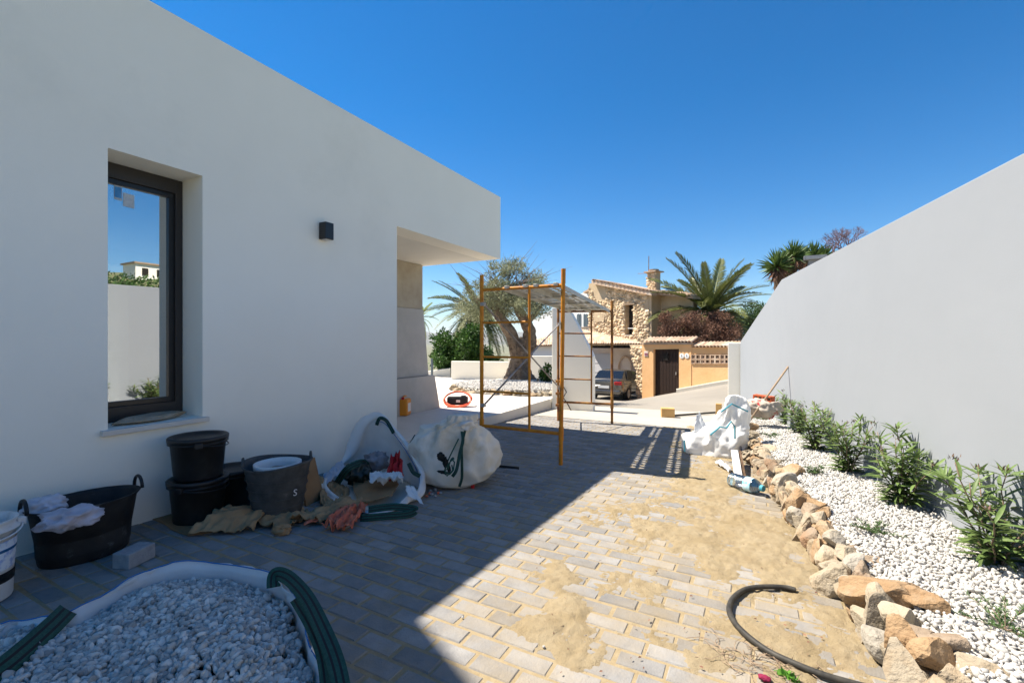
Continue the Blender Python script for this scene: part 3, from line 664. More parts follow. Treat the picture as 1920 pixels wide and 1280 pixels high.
for (u, v, du, dv, n, dens) in ((955, 552, 60, 26, 40, 1.15), (988, 566, 44, 24, 24, 1), (905, 568, 36, 24, 20, .9), (950, 515, 50, 20, 30, .6), (1012, 558, 30, 26, 16, .8), (925, 590, 34, 16, 14, .8), (1000, 522, 34, 22, 14, .4), (872, 580, 18, 20, 8, .6), (960, 498, 34, 10, 12, .35)):
    for i in range(n):
        c = op(u + rr.gauss(0, du * .5), v + rr.gauss(0, dv * .5), rr.gauss(0, .0005)); s = rr.uniform(.13, .3); cl.append((c, (s, s, s * .8), dens * rr.uniform(.6, 1.2)))
clumps('foliage', cl, M['leaf_olive'], olive, 190, .085, .021, 3)
tw = MB()
for i in range(120):
    a = op(955 + rr.gauss(0, 22), 560 + rr.gauss(0, 10)); b = op(950 + rr.gauss(0, 55), 525 + rr.gauss(0, 28), rr.gauss(0, .0006)); tw.tube([a, a.lerp(b, .5) + Vector((rr.gauss(0, .05), 0, .05)), b], [.014, .008, .002], 5)
tw.build('twigs', M['twig'], olive, kind='stuff')
# ================================================================== PALMS, TREES, BUSHES
def frondmesh(seed, mt, L=1.0, nl=46, droop=.8, lw=.016, ll=.24):
    r = random.Random(seed); P_, D_, N_, LL = [], [], [], []; m = MB(); pts = []
    for i in range(13):
        t = i / 12; pts.append(Vector((0, L * (t - .18 * droop * t * t), -droop * .62 * L * t ** 2.1)))
    m.tube(pts, [.016 * L * (1 - .85 * i / 12) for i in range(13)], 5); V = [np.array(m.v)]; Fq = []
    lv = []; lf = []
    for i in range(nl):
        t = .10 + .9 * i / (nl - 1); f = t * 12; i0 = min(11, int(f)); p = pts[i0].lerp(pts[i0 + 1], f - i0); ax = (pts[i0 + 1] - pts[i0]).normalized()
        for s in (-1, 1):
            l = ll * L * (math.sin(math.pi * (t * .82 + .12)) ** .7) * r.uniform(.85, 1.1); side = Vector((s, 0, 0)); up = side.cross(ax) * s
            d = (side * .72 + ax * .62 + up * r.uniform(.15, .45)).normalized(); w = lw * L
            b = len(lv); q = d.cross(up).normalized() * w; lv += [p - q * .5, p + d * l * .5 - q, p + d * l * .5 + q, p + q * .5, p + d * l - Vector((0, 0, .12 * l))]; lf += [(b, b + 1, b + 2, b + 3), (b + 1, b + 4, b + 2)]
    m2 = MB(); m2.add(m.v, m.f); m2.add(lv, lf); me = m2.mesh('frond'); me.materials.append(mt); return me
def palm(label, base, ctr, R_, n, seed, mt, trunk_r=.25, group=None, emin=-25, dense=1, hi=82):
    r = random.Random(seed); t = thing('palm_tree', label, 'palm tree', base, 0, group); top = Vector(ctr) - Vector(base)
    m = MB(); k = 26; m.tube([top * (i / k) for i in range(k + 1)], [trunk_r * (1.06 if i % 2 else .93) * (1.0 + .35 * sm((i / k - .75) * 4)) for i in range(k + 1)], 14); m.build('trunk', M['bark_palm'], t)
    fm = [frondmesh(seed * 10 + i, mt, R_, 58, dp, .0075, .15) for i, dp in enumerate((.35, .6, .85, 1.1))]
    for i in range(n):
        f = (i + .5) / n; el = R(hi - (hi - emin) * f + r.uniform(-7, 7)); az = i * 2.39996 + r.uniform(-.2, .2)
        me = fm[min(3, max(0, int(f * 4 + r.uniform(-.7, .7))))]
        o = bpy.data.objects.new('frond', me); COL.objects.link(o); o.parent = t; s = r.uniform(.85, 1.08)
        o.matrix_local = Matrix.Translation(top + Vector((0, 0, .1))) @ Euler((0, 0, az)).to_matrix().to_4x4() @ Euler((el, r.uniform(-.4, .4), 0)).to_matrix().to_4x4() @ Matrix.Scale(s, 4)
    return t
def at(u, v, k): return pk(u, v, k)
c = at(893, 588, .0245); palm('date palm behind the olive tree and the low white wall', (c.x, c.y, c.z - 3.6), c, 2.5, 40, 3, M['leaf_palm'], .28, emin=-45, hi=62)
c = at(1332, 592, .0290); palm('large date palm rising behind the orange garden wall', (c.x, c.y, c.z - 3.4), c, 3.7, 46, 5, M['leaf_palm'], .42, hi=72, emin=-20)
c = at(792, 597, .026); palm('yellow green palm mostly hidden behind the stone clad porch', (c.x - .2, c.y, c.z - 3.0), (c.x - .2, c.y, c.z - .1), 1.0, 22, 8, M['leaf_yel'], .12, emin=-40)
def bush(name, label, cat_, cl, mt, base, per, L, W, seed, group=None, up=.2, trunk=True):
    t = thing(name, label, cat_, base, world=True, group=group); clumps('foliage', cl, mt, t, per, L, W, seed, up=up)
    if trunk:
        m = MB(); r = random.Random(seed); b = Vector(base)
        for (c, rad, d) in cl[::4]: m.tube([b, b.lerp(Vector(c), .5) + Vector((r.gauss(0, .1), r.gauss(0, .1), .1)), Vector(c)], [.05, .035, .012], 5)
        m.build('branches', M['twig'], t)
    return t
def blobset(spec, k, seed, s0, s1, dk=.0006):
    r = random.Random(seed); o = []
    for (u, v, du, dv, n) in spec:
        for i in range(n):
            s = r.uniform(s0, s1); o.append((pk(u + r.uniform(-du, du), v + r.uniform(-dv, dv), k + r.gauss(0, dk)), (s, s, s * .8), r.uniform(.6, 1.2)))
    return o
b = at(862, 720, .0218); bush('leafy_bush', 'dense dark green leafy bush behind the low white wall', 'bush', blobset(((855, 660, 34, 34, 46), (880, 640, 22, 26, 20), (830, 680, 14, 22, 14), (905, 680, 14, 20, 12), (925, 682, 14, 8, 6)), .0218, 3, .2, .42), M['leaf_dark'], b, 150, .13, .075, 11)
b = at(1310, 680, .0262); bush('dry_bougainvillea', 'dry brown bougainvillea spilling over the top of the orange wall', 'bush', blobset(((1300, 622, 55, 22, 60), (1340, 620, 40, 28, 50), (1270, 610, 30, 22, 24), (1365, 630, 14, 18, 14), (1330, 645, 40, 6, 20)), .0258, 5, .22, .42), M['leaf_dry'], b, 190, .10, .035, 12, up=0)
b = at(1400, 680, .032); bush('green_tree', 'rounded green tree beyond the dry bougainvillea, near the wall end', 'tree', blobset(((1395, 605, 26, 18, 26), (1420, 590, 16, 14, 14), (1375, 615, 14, 14, 10)), .032, 6, .3, .55), M['leaf_jun'], b, 160, .14, .06, 13)
b = at(1025, 725, .0150); bush('small_shrub', 'small green shrub in front of the white wall by the olive bed', 'shrub', blobset(((1024, 700, 9, 16, 12),), .0150, 7, .07, .13, .0002), M['leaf_dark'], b, 60, .08, .045, 14)
# yuccas and bare tree behind the right wall
def yucca(label, u, v, k, n, Rr, seed, hgt):
    c = pk(u, v, k); r = random.Random(seed); t = thing('yucca_tree', label, 'tree', (c.x, c.y, c.z - hgt), 0, 'yuccas behind the boundary wall')
    m = MB(); m.tube([(0, 0, 0), (.05, 0, hgt * .5), (0, 0, hgt)], [.16, .13, .1], 8); m.build('trunk', M['bark_palm'], t)
    for (mt, nm, e0, e1, nn_) in ((M['leaf_dark2'], 'rosette', -25, 85, n), (M['leaf_dry'], 'dead_leaves', -85, -35, n // 2)):
        D_ = []
        for i in range(nn_):
            a, e = r.uniform(0, 6.28), R(r.uniform(e0, e1)); D_.append((math.cos(a) * math.cos(e), math.sin(a) * math.cos(e), math.sin(e)))
        leaves(nm, np.zeros((nn_, 3)) + np.array([0, 0, hgt]), D_, rng.normal(size=(nn_, 3)), rng.uniform(.75, 1.1, nn_) * Rr, Rr * .11, mt, t, .12)
M['leaf_dark2'] = mat('leaf_dark2', (.07, .12, .03), (.13, .19, .05), 2, .5, isl=.35, transl=.15)
yucca('tallest yucca rosette above the sloping wall top', 1487, 482, .018, 150, .62, 1, 3.5)
yucca('yucca rosette at the kink of the white wall top', 1457, 500, .018, 150, .66, 2, 3.2)
yucca('yucca rosette beside the grey chimney behind the wall', 1525, 480, .019, 130, .55, 3, 3.6)
yucca('lower yucca rosette behind the kink of the wall', 1470, 520, .019, 120, .6, 4, 3.0)
yucca('dense yucca rosette between the tallest yucca and the chimney', 1506, 484, .0195, 130, .55, 6, 3.4)
yucca('small rightmost yucca rosette beside the bare branches', 1546, 480, .0195, 110, .5, 7, 3.4)
bt = thing('bare_tree', 'bare purple brown branches showing over the top of the right wall', 'tree', pk(1580, 560, .019), world=True); m = MB(); r = random.Random(9)
b0 = pk(1572, 508, .019)
def grow(p, d, L, rad, n):
    q = p + d * L; m.tube([p, p.lerp(q, .5) + Vector((r.gauss(0, .03), r.gauss(0, .03), r.gauss(0, .03))), q], [rad, rad * .85, rad * .7], 5)
    if n: 
        for i in range(3): grow(q, (d + Vector((r.gauss(0, .5), r.gauss(0, .5), r.gauss(.1, .35)))).normalized(), L * .72, rad * .62, n - 1)
for i in range(4): grow(b0 + Vector((r.gauss(0, .2), 0, 0)), Vector((r.gauss(0, .5), 0, 1)).normalized(), .55, .03, 4)
M['purple'] = mat('purple', (.20, .13, .14), None); m.build('branches', M['purple'], bt)
ch = thing('grey_chimney', 'grey flat topped chimney between the yuccas behind the wall', 'chimney', pk(1525, 530, .0175), world=True)
q0 = pk(1527, 500, .0175); m = MB(); m.box(q0 + Vector((0, 0, -.3)), (.36, .36, 1.0)); m.build('stack', M['concgrey'], ch); m = MB(); m.box(q0 + Vector((0, 0, .27)), (.62, .62, .12)); m.build('cap', M['concgrey'], ch)
# ================================================================== SCAFFOLD
sc = thing('scaffold', 'small orange tubular scaffold tower with two grey perforated planks on top', 'scaffold', (-2.6, 6.5, -.2), world=True)
FL, FR, BL, BR = [Vector((x, y, gz(0, y))) for x, y in ((-3.06, 4.92), (-1.985, 4.92), (-3.31, 8.08), (-2.33, 8.30))]
lean = Vector((.03, .01, 0))
def up(p, h, tilt=Vector((0, 0, 0))): return p + Vector((0, 0, h)) + tilt * (h / 2.2)
def pole(a, b, r, name, mt): q = MB(); q.tube([a, b], r, 12); return q.build(name, mt, sc, smooth=False)
RH = dict(top=2.08, bot=.36); rungs = (.80, 1.235, 1.665)
for p, t, mt in ((FL, Vector((.0, 0, 0)), M['orange']), (FR, lean, M['orange']), (BL, Vector((0, 0, 0)), M['rust']), (BR, Vector((.0, 0, 0)), M['rust'])):
    o = pole(up(p, 0.0), up(p, 2.26, t), .024, 'post', mt); q = MB(); q.tube([up(p, 2.10, t), up(p, 2.27, t)], .0265, 10); q.build('spigot', mt, o)
    q = MB(); q.tube([up(p, .28, t), up(p, .44, t)], .030, 10); q.build('collar', mt, o)
for A, B, ta, tb, mt in ((FL, FR, Vector((0, 0, 0)), lean, M['orange']), (BL, BR, Vector((0, 0, 0)), Vector((0, 0, 0)), M['rust'])):
    z0 = Vector((0, 0, 0))
    pole(up(A, 2.08, ta), up(B, 2.08, tb), .019, 'ledger', mt); pole(up(A, .36, ta), up(B, .36, tb), .021, 'ledger', mt)
    mid = A.lerp(B, .625); pole(up(mid, .36), up(mid, 2.08), .016, 'mid_post', mt)
    for h in rungs: pole(up(A, h, ta), up(mid, h), .014, 'rung', mt)
M['brace'] = mat('brace', (.20, .15, .12), (.38, .36, .34), 3, .6, .1, 60, metal=.3)
e = Vector((.03, 0, 0))
for a, b in ((up(FL, 1.90) + e, up(BL, .62) + e), (up(FL, .62) + e, up(BL, 1.85) + e)): pole(a, b, .0125, 'brace', M['brace'])
for p, h in ((FL, .62), (BL, .62), (FL, 1.9), (BL, 1.85)):
    q = MB(); q.box(up(p, h) + Vector((.02, 0, 0)), (.06, .05, .045)); q.build('bracket', M['steel'], sc, bevel=.004)
pc = up(BL, 0).lerp(BR, .0); 
for h in (.30, .52, .75):
    q = MB(); q.box(up(BL, h), (.085, .075, .05)); q.build('coupler', M['rust'], sc, bevel=.006)
zt = 2.08 + .024
def plank(a0, a1, b0, b1, label=None):          # four corners along the front and back ledger
    q = MB(); nx = [0, .07, .30, .44, .56, .70, .93, 1]; ny = 56; vs = []; ids = {}
    P4 = lambda s, t: (a0.lerp(a1, s)).lerp(b0.lerp(b1, s), t) + Vector((0, 0, -.012 * math.sin(math.pi * t)))
    for j in range(ny + 1):
        for i, s in enumerate(nx): ids[i, j] = len(vs); vs.append(P4(s, j / ny))
    fs = []
    for j in range(ny):
        for i in range(7):
            if i in (2, 4) and j % 2 == 1 and 2 < j < ny - 2: continue
            fs.append((ids[i, j], ids[i + 1, j], ids[i + 1, j + 1], ids[i, j + 1]))
    q.add(vs, fs)
    o = q.build('plank', M['galv'], sc, solid=.004)
    for s in (0, 1):                                 # folded side flanges
        f = MB(); A_, B_ = P4(s, 0), P4(s, 1); f.add([A_, B_, B_ + Vector((0, 0, -.055)), A_ + Vector((0, 0, -.055))], [(0, 1, 2, 3)]); f.build('flange', M['galv'], o, solid=.004)
    for t in (.25, .5, .75):
        f = MB(); A_, B_ = P4(.02, t), P4(.98, t); f.box((A_ + B_) / 2 + Vector((0, 0, -.035)), ((B_ - A_).length, .04, .03)); f.build('stiffener', M['galv'], o)
    for t, s in ((-.008, .15), (-.008, .85), (1.008, .15), (1.008, .85)):
        f = MB(); f.box(P4(s, t) + Vector((0, 0, -.012)), (.045, .07, .035)); f.build('hook', M['galv'], o, bevel=.005)
fa = lambda t: up(FL, zt).lerp(up(FR, zt, lean), t); ba = lambda t: up(BL, zt).lerp(up(BR, zt), t)
plank(fa(.29), fa(.625), ba(.25), ba(.60)); plank(fa(.645), fa(.975), ba(.62), ba(.965))
# ================================================================== ORANGE WALL WITH GATE
GL = Vector((-4.54, 21.26, 0)); gd = Vector((.906, -.423, 0)); gn = Vector((-.423, -.906, 0))
def pw(u, v, off=0): return pplane(u, v, GL - gn * off, gn)
gw = thing('orange_garden_wall', 'orange rendered garden wall with dark gate, tiled cap and pierced blocks', 'garden wall', (GL.x, GL.y, -1.4), world=True)
def wallpoly(name, pts, off, th, mt, parent, bevel=0, **kw):
    q = MB(); q.prism([pw(u, v, off) for u, v in pts], -gn * th); return q.build(name, mt, parent, bevel=bevel, **kw)
wallpoly('wall_left', [(1204, 760), (1225, 760), (1225, 655), (1204, 645)], 0, .35, M['ochrewall'], gw)
wallpoly('lintel', [(1204, 645), (1225, 655), (1273, 654), (1296, 664), (1296, 645)], 0, .35, M['ochrewall'], gw)
wallpoly('wall_right', [(1273, 760), (1296, 760), (1296, 664), (1273, 654)], 0, .35, M['ochrewall'], gw)
wallpoly('wall_low', [(1296, 760), (1420, 755), (1420, 682), (1296, 682)], .02, .3, M['ochrewall'], gw)
wallpoly('wall_top', [(1296, 664), (1420, 664), (1420, 650), (1296, 651)], .02, .3, M['ochrewall'], gw)
gt = MB(); gt.prism([pw(u, v, .16) for u, v in ((1224, 745), (1274, 742), (1274, 652), (1224, 653))], -gn * .05)
gt = gt.build('gate', M['gate'], gw)
for i in range(8):
    u0, u1 = 1226 + i * 5.85, 1226 + (i + 1) * 5.85 - .5; q = MB(); q.prism([pw(u, v, .145) for u, v in ((u0, 741), (u1, 741), (u1, 654), (u0, 654))], -gn * .014); q.build('board', M['gate'], gt)
q = MB(); q.box(pw(1249, 669, .13), (.22, .06, .28), Matrix.Rotation(math.atan2(gd.y, gd.x), 3, 'Z')); q.build('grille', M['hollow'], gt)
q = MB(); q.box(pw(1268, 700, .12), (.04, .06, .12), Matrix.Rotation(math.atan2(gd.y, gd.x), 3, 'Z')); q.build('handle', M['steel'], gt)
RZ = Matrix.Rotation(math.atan2(gd.y, gd.x), 3, 'Z')
def halftile(m, c, L, r, ax, upv=Vector((0, 0, 1)), n=7):
    side = ax.cross(upv).normalized(); vs = []
    for t in (0, 1):
        for i in range(n + 1):
            a = math.pi * i / n; vs.append(c + ax * (L * t) + side * (r * (1 - .14 * t) * math.cos(a)) + upv * (r * (1 - .14 * t) * math.sin(a) * .85))
    m.add(vs, [(i, i + 1, n + 2 + i, n + 1 + i) for i in range(n)])
def captiles(u0, u1, v0, v1, n, off0, down, parent, r):
    for i in range(n):
        f = (i + .5) / n; c = pw(u0 + (u1 - u0) * f, v0 + (v1 - v0) * f, off0); q = MB(); halftile(q, c, .55, r, (-gn * .9 + Vector((0, 0, down))).normalized()); q.build('cap_tile', M['tile'], parent, solid=.018)
cb = MB(); cb.prism([pw(u, v, -.10) for u, v in ((1203, 646), (1298, 646), (1298, 642.5), (1203, 642.5))], -gn * .5); cb.build('cap', M['tile'], gw)
captiles(1204, 1296, 642, 642, 14, -.16, .35, gw, .085); captiles(1297, 1390, 651, 651, 14, -.12, .3, gw, .085)
for rw in range(2):
    for i in range(9):
        u0 = 1296.5 + i * 9.1; v0 = 664.6 + rw * 8.7; c = pw(u0 + 4.5, v0 + 4.2, .03); k = c.y / ray(u0 + 4.5, v0 + 4.2).y; s = 8.6 * k * .52
        q = MB(); w = .028; W, H = s * 1.06, 8.4 * k * .5
        for (x, z, a, b) in ((-W + w / 2, 0, w, 2 * H), (W - w / 2, 0, w, 2 * H), (0, H - w / 2, 2 * W - 2 * w, w), (0, -H + w / 2, 2 * W - 2 * w, w)): q.box(c + gd * x + Vector((0, 0, z)), (a, .12, b), RZ)
        rg = [c + gd * (W * .45 * math.cos(t)) + Vector((0, 0, H * .55 * math.sin(t))) for t in np.linspace(0, 6.283, 13)] if i % 2 == 0 else [c + Vector((0, 0, H)), c + Vector((0, 0, -H))]
        q.tube(rg, .022, 6); q.build('pierced_block', M['tile'], gw)
wallpoly('block_backing', [(1295, 684), (1420, 684), (1420, 663), (1295, 663)], .2, .05, M['hollow'], gw)
for u, nn_ in ((1278.5, '1'), (1288, '4')):
    c = pw(u, 667, -.012); q = MB(); Mx = Matrix.Translation(c) @ Matrix((gd, Vector((0, 0, 1)), gn)).transposed().to_4x4(); q.lathe([(.105, 0), (.11, .012), (0.0, .02)], 20, Mx); pl = q.build('number_plate', M['platewhite'], gw, smooth=False)
    q = MB(); q.box(c + gn * .022, (.02, .004, .09), RZ); (q.box(c + gn * .022 + gd * -.02 + Vector((0, 0, .03)), (.03, .004, .018), RZ)); q.build('digit', M['shutter'], pl)
q = MB(); q.box(pw(1211.5, 663, -.015), (.20, .02, .24), RZ); pq = q.build('plaque', M['pinkwall'], gw)
q = MB(); q.box(pw(1211.5, 664, -.03), (.16, .01, .12), RZ); q.build('plaque_picture', mat('plaquered', (.30, .08, .09), (.2, .1, .14), 30), pq)
# pavement along the wall
kb = [(1268, 743), (1284, 737), (1310, 733), (1340, 729), (1400, 722)]
m = MB(); kz = lambda p, h: Vector((p.x, p.y, gz(p.x, p.y) + h)); a = [kz(pw(u, v - 9, .05), .15) for u, v in kb]; fr_ = [kz(pw(u, v, -.7), .13) for u, v in kb]
for i in range(len(kb) - 1):
    p0, p1, p2, p3 = fr_[i], fr_[i + 1], a[i + 1], a[i]; dn = Vector((0, 0, -.6)); m.add([p0, p1, p2, p3, p0 + dn, p1 + dn], [(0, 1, 2, 3), (0, 4, 5, 1)])
m.add([fr_[0], a[0], a[0] + Vector((0, 0, -.6)), fr_[0] + Vector((0, 0, -.6))], [(0, 1, 2, 3)])
struct(m.build('pavement', M['concrete'], bevel=.02))
# ================================================================== STONE HOUSE
OF = 4.5
shh = thing('stone_house', 'two storey house of honey coloured rubble stone with tiled roof and chimney', 'house', (GL.x - 1, GL.y + 5, -1.4), world=True)
def polyw(name, pts, off, th, mt, parent=shh, **kw): return wallpoly(name, pts, off, th, mt, parent, **kw)
facade = [(1104, 770), (1215, 770), (1215, 551), (1112, 531), (1104, 531)]
q = MB(); U = lambda u: u
for pts in ([(1104, 770), (1172, 770), (1172, 543), (1112, 531), (1104, 531)], [(1187, 770), (1216, 770), (1216, 552), (1187, 546)], [(1172, 770), (1187, 770), (1187, 628), (1172, 628)], [(1172, 570), (1187, 570), (1187, 546), (1172, 543)]):
    q.prism([pw(u, v, OF) for u, v in pts], -gn * .5)
q.build('wall', M['creamwall'], shh)
polyw('recess_wall', [(1214, 770), (1300, 770), (1300, 552), (1214, 548)], OF + .9, .4, M['creamwall'])
q = MB(); a0, b0 = pw(1214.5, 551, OF + .02), pw(1214.5, 770, OF + .02); q.prism([a0, b0, b0 - gn * .88, a0 - gn * .88], gd * .25); q.build('return_wall', M['creamwall'], shh)
wn_ = polyw('window', [(1172, 628), (1187, 628), (1187, 570), (1172, 570)], OF + .42, .04, M['pinkwall'])
polyw('shutter', [(1180, 626), (1187, 626), (1187, 571), (1180, 571)], OF + .30, .03, M['hollow'], wn_); polyw('lintel', [(1168, 572), (1190, 570.5), (1190, 567.5), (1168, 569)], OF - .08, .2, M['woodgrey'], wn_)
polyw('railing', [(1177, 616), (1188, 616), (1188, 614.5), (1177, 614.5)], OF - .02, .03, M['platewhite'], wn_); polyw('sill', [(1171, 630), (1188, 630), (1188, 627.5), (1171, 627.5)], OF - .05, .2, M['concrete'], wn_)
def facade_stones(n, test, off, seed, s0=.09, s1=.2):
    r = random.Random(seed); q = MB(); pts = []
    for _ in range(n * 14):
        if len(pts) >= n: break
        u, v = r.uniform(1104, 1216), r.uniform(530, 690)
        if not test(u, v) or nz((u * .02, v * .02, seed), 1) > .34: continue
        if any((u - a) ** 2 + (v - b) ** 2 < 12 for a, b in pts): continue
        pts.append((u, v)); c = pw(u, v, off); s = r.uniform(s0, s1); vs, fs = rock(r.randrange(9999), (s, .09, s * r.uniform(.55, .9)), 2, 7, .5, .85, .1)
        q.add([RZ @ Vector(p) + c for p in vs], fs)
    return q
ok_ = lambda u, v: (v > 533 + (u - 1112) * .19 and not (1170 < u < 1189 and 566 < v < 630) and not (u < 1190 and v > 648 + 0 * u))
facade_stones(760, ok_, OF, 3).build('facade_stones', M['hstone'], shh, kind='stuff')
polyw('plaster_patch', [(1113, 604), (1132, 602), (1134, 582), (1128, 572), (1114, 575)], OF - .07, .04, M['creamwall'], label='smooth plaster patch between the stones');
# roof edges
rt = MB(); rt.prism([pw(u, v, OF - .35) for u, v in ((1109, 531.5), (1222, 554), (1222, 547), (1109, 524.5))], -gn * 3.2); rt = rt.build('roof', M['tile'], shh)
for i in range(16):
    f = i / 15; q = MB(); c = pw(1112 + 108 * f, 525.5 + 21 * f, OF - .42); halftile(q, c, 1.2, .10, -gn); q.build('roof_tile', M['tile'], rt, solid=.02)
rt2 = MB(); rt2.prism([pw(u, v, OF + .1) for u, v in ((1222, 551), (1300, 560), (1300, 555), (1222, 546))], -gn * 1.4); rt2 = rt2.build('lower_roof', M['tile'], shh)
for i in range(9): q = MB(); c = pw(1226 + i * 8.2, 548 + i * .95, OF - .05); halftile(q, c, 1.0, .12, (-gn + Vector((0, 0, .12))).normalized()); q.build('roof_tile', M['tile'], rt2, solid=.02)
cm = MB(); cc = pw(1226, 528, OF + 1.2); kk = cc.y / ray(1226, 528).y; cm.box(cc, (22 * kk * .8, .5, 40 * kk), RZ); chm = cm.build('chimney', M['creamwall'], rt)
r = random.Random(2); q = MB()
for i in range(70):
    s = r.uniform(.06, .12); vs, fs = rock(i + 900, (s, .06, s * .8), 2, 7, .5, .85); c = cc + gd * r.uniform(-.30, .30) + gn * .25 + Vector((0, 0, r.uniform(-.55, .5))); q.add([RZ @ Vector(p) + c for p in vs], fs)
q.build('chimney_stones', M['hstone'], chm, kind='stuff')
q = MB(); q.box(cc + Vector((0, 0, 18 * kk)), (26 * kk, .85, .07), RZ); q.build('chimney_slab', M['tile'], chm)
q = MB(); q.tube([cc + Vector((0, 0, 18 * kk)), cc + Vector((0, 0, 22.5 * kk))], .30, 10); q.build('chimney_pot', M['st_brown'], chm)
an = MB(); t0 = pw(1216, 532, OF + 1.0); an.tube([t0, pw(1216.5, 480, OF + 1.0)], .022, 5); an.tube([pw(1196, 513, OF + 1), pw(1226, 512, OF + 1)], .012, 5); an.build('antenna', M['rust'], rt)
# carport: tiled roof in front of the facade, garage door, stone pier with arch
EO = 2.0
def tiled_roof(uL0, vL0, uR0, vR0, offT, uL1, vL1, uR1, vR1, offE, n, rows, parent, r_):
    T0, T1, E0, E1 = pw(uL0, vL0, offT), pw(uR0, vR0, offT), pw(uL1, vL1, offE), pw(uR1, vR1, offE)
    nrm = (E1 - E0).cross(T0 - E0).normalized(); nrm = nrm if nrm.z > 0 else -nrm
    q = MB(); q.add([T0, T1, E1, E0], [(0, 1, 2, 3)]); o = q.build('garage_roof', M['tile'], parent, solid=.05)
    q = MB()
    for i in range(n):
        f = (i + .5) / n; a, b = E0.lerp(E1, f), T0.lerp(T1, f); ax = (b - a); L = ax.length; ax.normalize()
        for j in range(rows): halftile(q, a - ax * .08 + ax * (L * j / rows) + nrm * (.03 + .0), L / rows * 1.12, r_, ax, nrm, 6)
    q.build('roof_tiles', M['tile'], o, solid=.015, kind='stuff'); return o
tiled_roof(1085, 617, 1190, 640, OF - .02, 1088, 645, 1206, 646, EO, 26, 6, shh, .075)
polyw('eave_beam', [(1090, 652), (1200, 650), (1200, 647), (1090, 648)], EO + .2, .1, M['hollow'])
for i in range(14):
    u = 1113 + i * 6; polyw('rafter_end', [(u, 652.5), (u + 2.6, 652.5), (u + 2.6, 648.5), (u, 648.5)], EO + .02, .25, M['hollow'])
polyw('garage_wall', [(1096, 770), (1190, 770), (1190, 652), (1096, 652)], OF - .12, .1, M['pinkwall'])
gd_ = polyw('garage_door', [(1098, 770), (1147, 770), (1147, 663), (1098, 663)], OF - .18, .04, M['garage'])
for i in range(1, 5): polyw('door_rib', [(1098, 663 + i * 17.2), (1147, 663 + i * 17.2), (1147, 662 + i * 17.2), (1098, 662 + i * 17.2)], OF - .2, .02, M['garage'], gd_)
# pier: stone side of the carport next to the orange wall, with a rounded corbel
q = MB(); q.prism([pw(u, v, .4) for u, v in ((1195, 760), (1206, 760), (1206, 646), (1180, 646), (1190, 668), (1195, 700))], -gn * .5); q.build('pier', M['creamwall'], shh)
r = random.Random(6); q = MB()
for i in range(120):
    v = r.uniform(650, 742); u = r.uniform(1181 + max(0, min(1, (v - 650) / 48)) * 13, 1206); s = r.uniform(.07, .14); vs, fs = rock(1200 + i, (s, .07, s * .75), 2, 7, .5, .85); c = pw(u, v, .40); q.add([RZ @ Vector(p) + c for p in vs], fs)
q.build('pier_stones', M['hstone'], shh, kind='stuff')
q = MB(); ar = [pw(1172 + 12 * math.cos(t), 690 - 22 * math.sin(t), OF - .25) for t in np.linspace(0, math.pi, 14)]; q.tube([pw(1184, 720, OF - .25)] + ar + [pw(1160, 720, OF - .25)], .06, 6); q.build('arch', M['tile'], shh)
# white neighbouring house parts
wh = thing('white_house', 'white house with an arched shuttered window beside the stone house', 'house', (GL.x - 4, GL.y + 7, -1.5), world=True)
polyw('gable_wall', [(1000, 770), (1113, 770), (1113, 552), (1100, 545), (1070, 560), (1000, 600)], OF + 1.0, .4, mat('white2', (.74, .74, .73), None), wh)
wf = polyw('window', [(1080, 613), (1103, 613), (1103, 592), (1100, 588), (1096, 586), (1087, 586), (1083, 588), (1080, 592)], OF + .93, .06, M['platewhite'], wh)
for u0, u1 in ((1081.5, 1086), (1086.8, 1089), (1094, 1096.5), (1097.3, 1101.5)): polyw('shutter', [(u0, 612), (u1, 612), (u1, 589), ((u0 + u1) / 2, 588), (u0, 590)], OF + .90, .03, M['shutter'], wf)
polyw('window_sill', [(1079, 615), (1104, 615), (1104, 613), (1079, 613)], OF + .85, .1, M['woodgrey'], wh)
q = MB(); q.prism([pw(u, v, OF + .7) for u, v in ((1095, 550), (1114, 540), (1114, 536), (1093, 547))], -gn * 2); q.build('roof_edge', M['tile'], wh)
wl_ = thing('low_white_house', 'low white building with tiled roof seen between olive tree and scaffold', 'house', (GL.x - 7, GL.y + 1, -1.5), world=True)
polyw('wall', [(985, 770), (1040, 770), (1040, 648), (985, 648)], 1.0, .3, mat('white3', (.62, .62, .64), None), wl_)
def troof(): 
    return tiled_roof(990, 642, 1045, 628, 2.6, 985, 650, 1045, 648, .6, 14, 4, wl_, .085)
troof()
# ================================================================== CAR
car = thing('parked_car', 'grey sedan parked tail first towards the street in the stone carport', 'car', (-6.1, 20.3, 0), R(-2))
car.location.z = gz(-6.1, 21.2) + .02; car.rotation_euler = (-.06, 0, R(-3))
# local: y forward, tail at y=0, z=0 ground
secs = [(0.00, .42, .62, .92, .60), (.05, .32, .80, .98, .78), (.30, .24, .88, 1.00, .86), (.9, .22, .91, 1.0, .89), (2.2, .22, .92, .98, .90), (3.2, .22, .91, .95, .88), (4.0, .24, .86, .82, .82), (4.4, .30, .76, .70, .70), (4.5, .40, .60, .60, .52)]
q = MB(); n = 12
def secpts(y, zb, w, zt, wt):
    w2 = w; half = [(0, zb), (w2 * .75, zb), (w2 * .97, zb + .08), (w2, zb + (zt - zb) * .45), (w2 * .985, zb + (zt - zb) * .75), (w2 * .93, zt - .02), (w2 * .75, zt + .01), (0, zt + .03)]
    return [Vector((x, y, z)) for x, z in half] + [Vector((-x, y, z)) for x, z in half[-2:0:-1]]
rw = [secpts(*s) for s in secs]; nn_ = len(rw[0]); vs = [p for r_ in rw for p in r_]
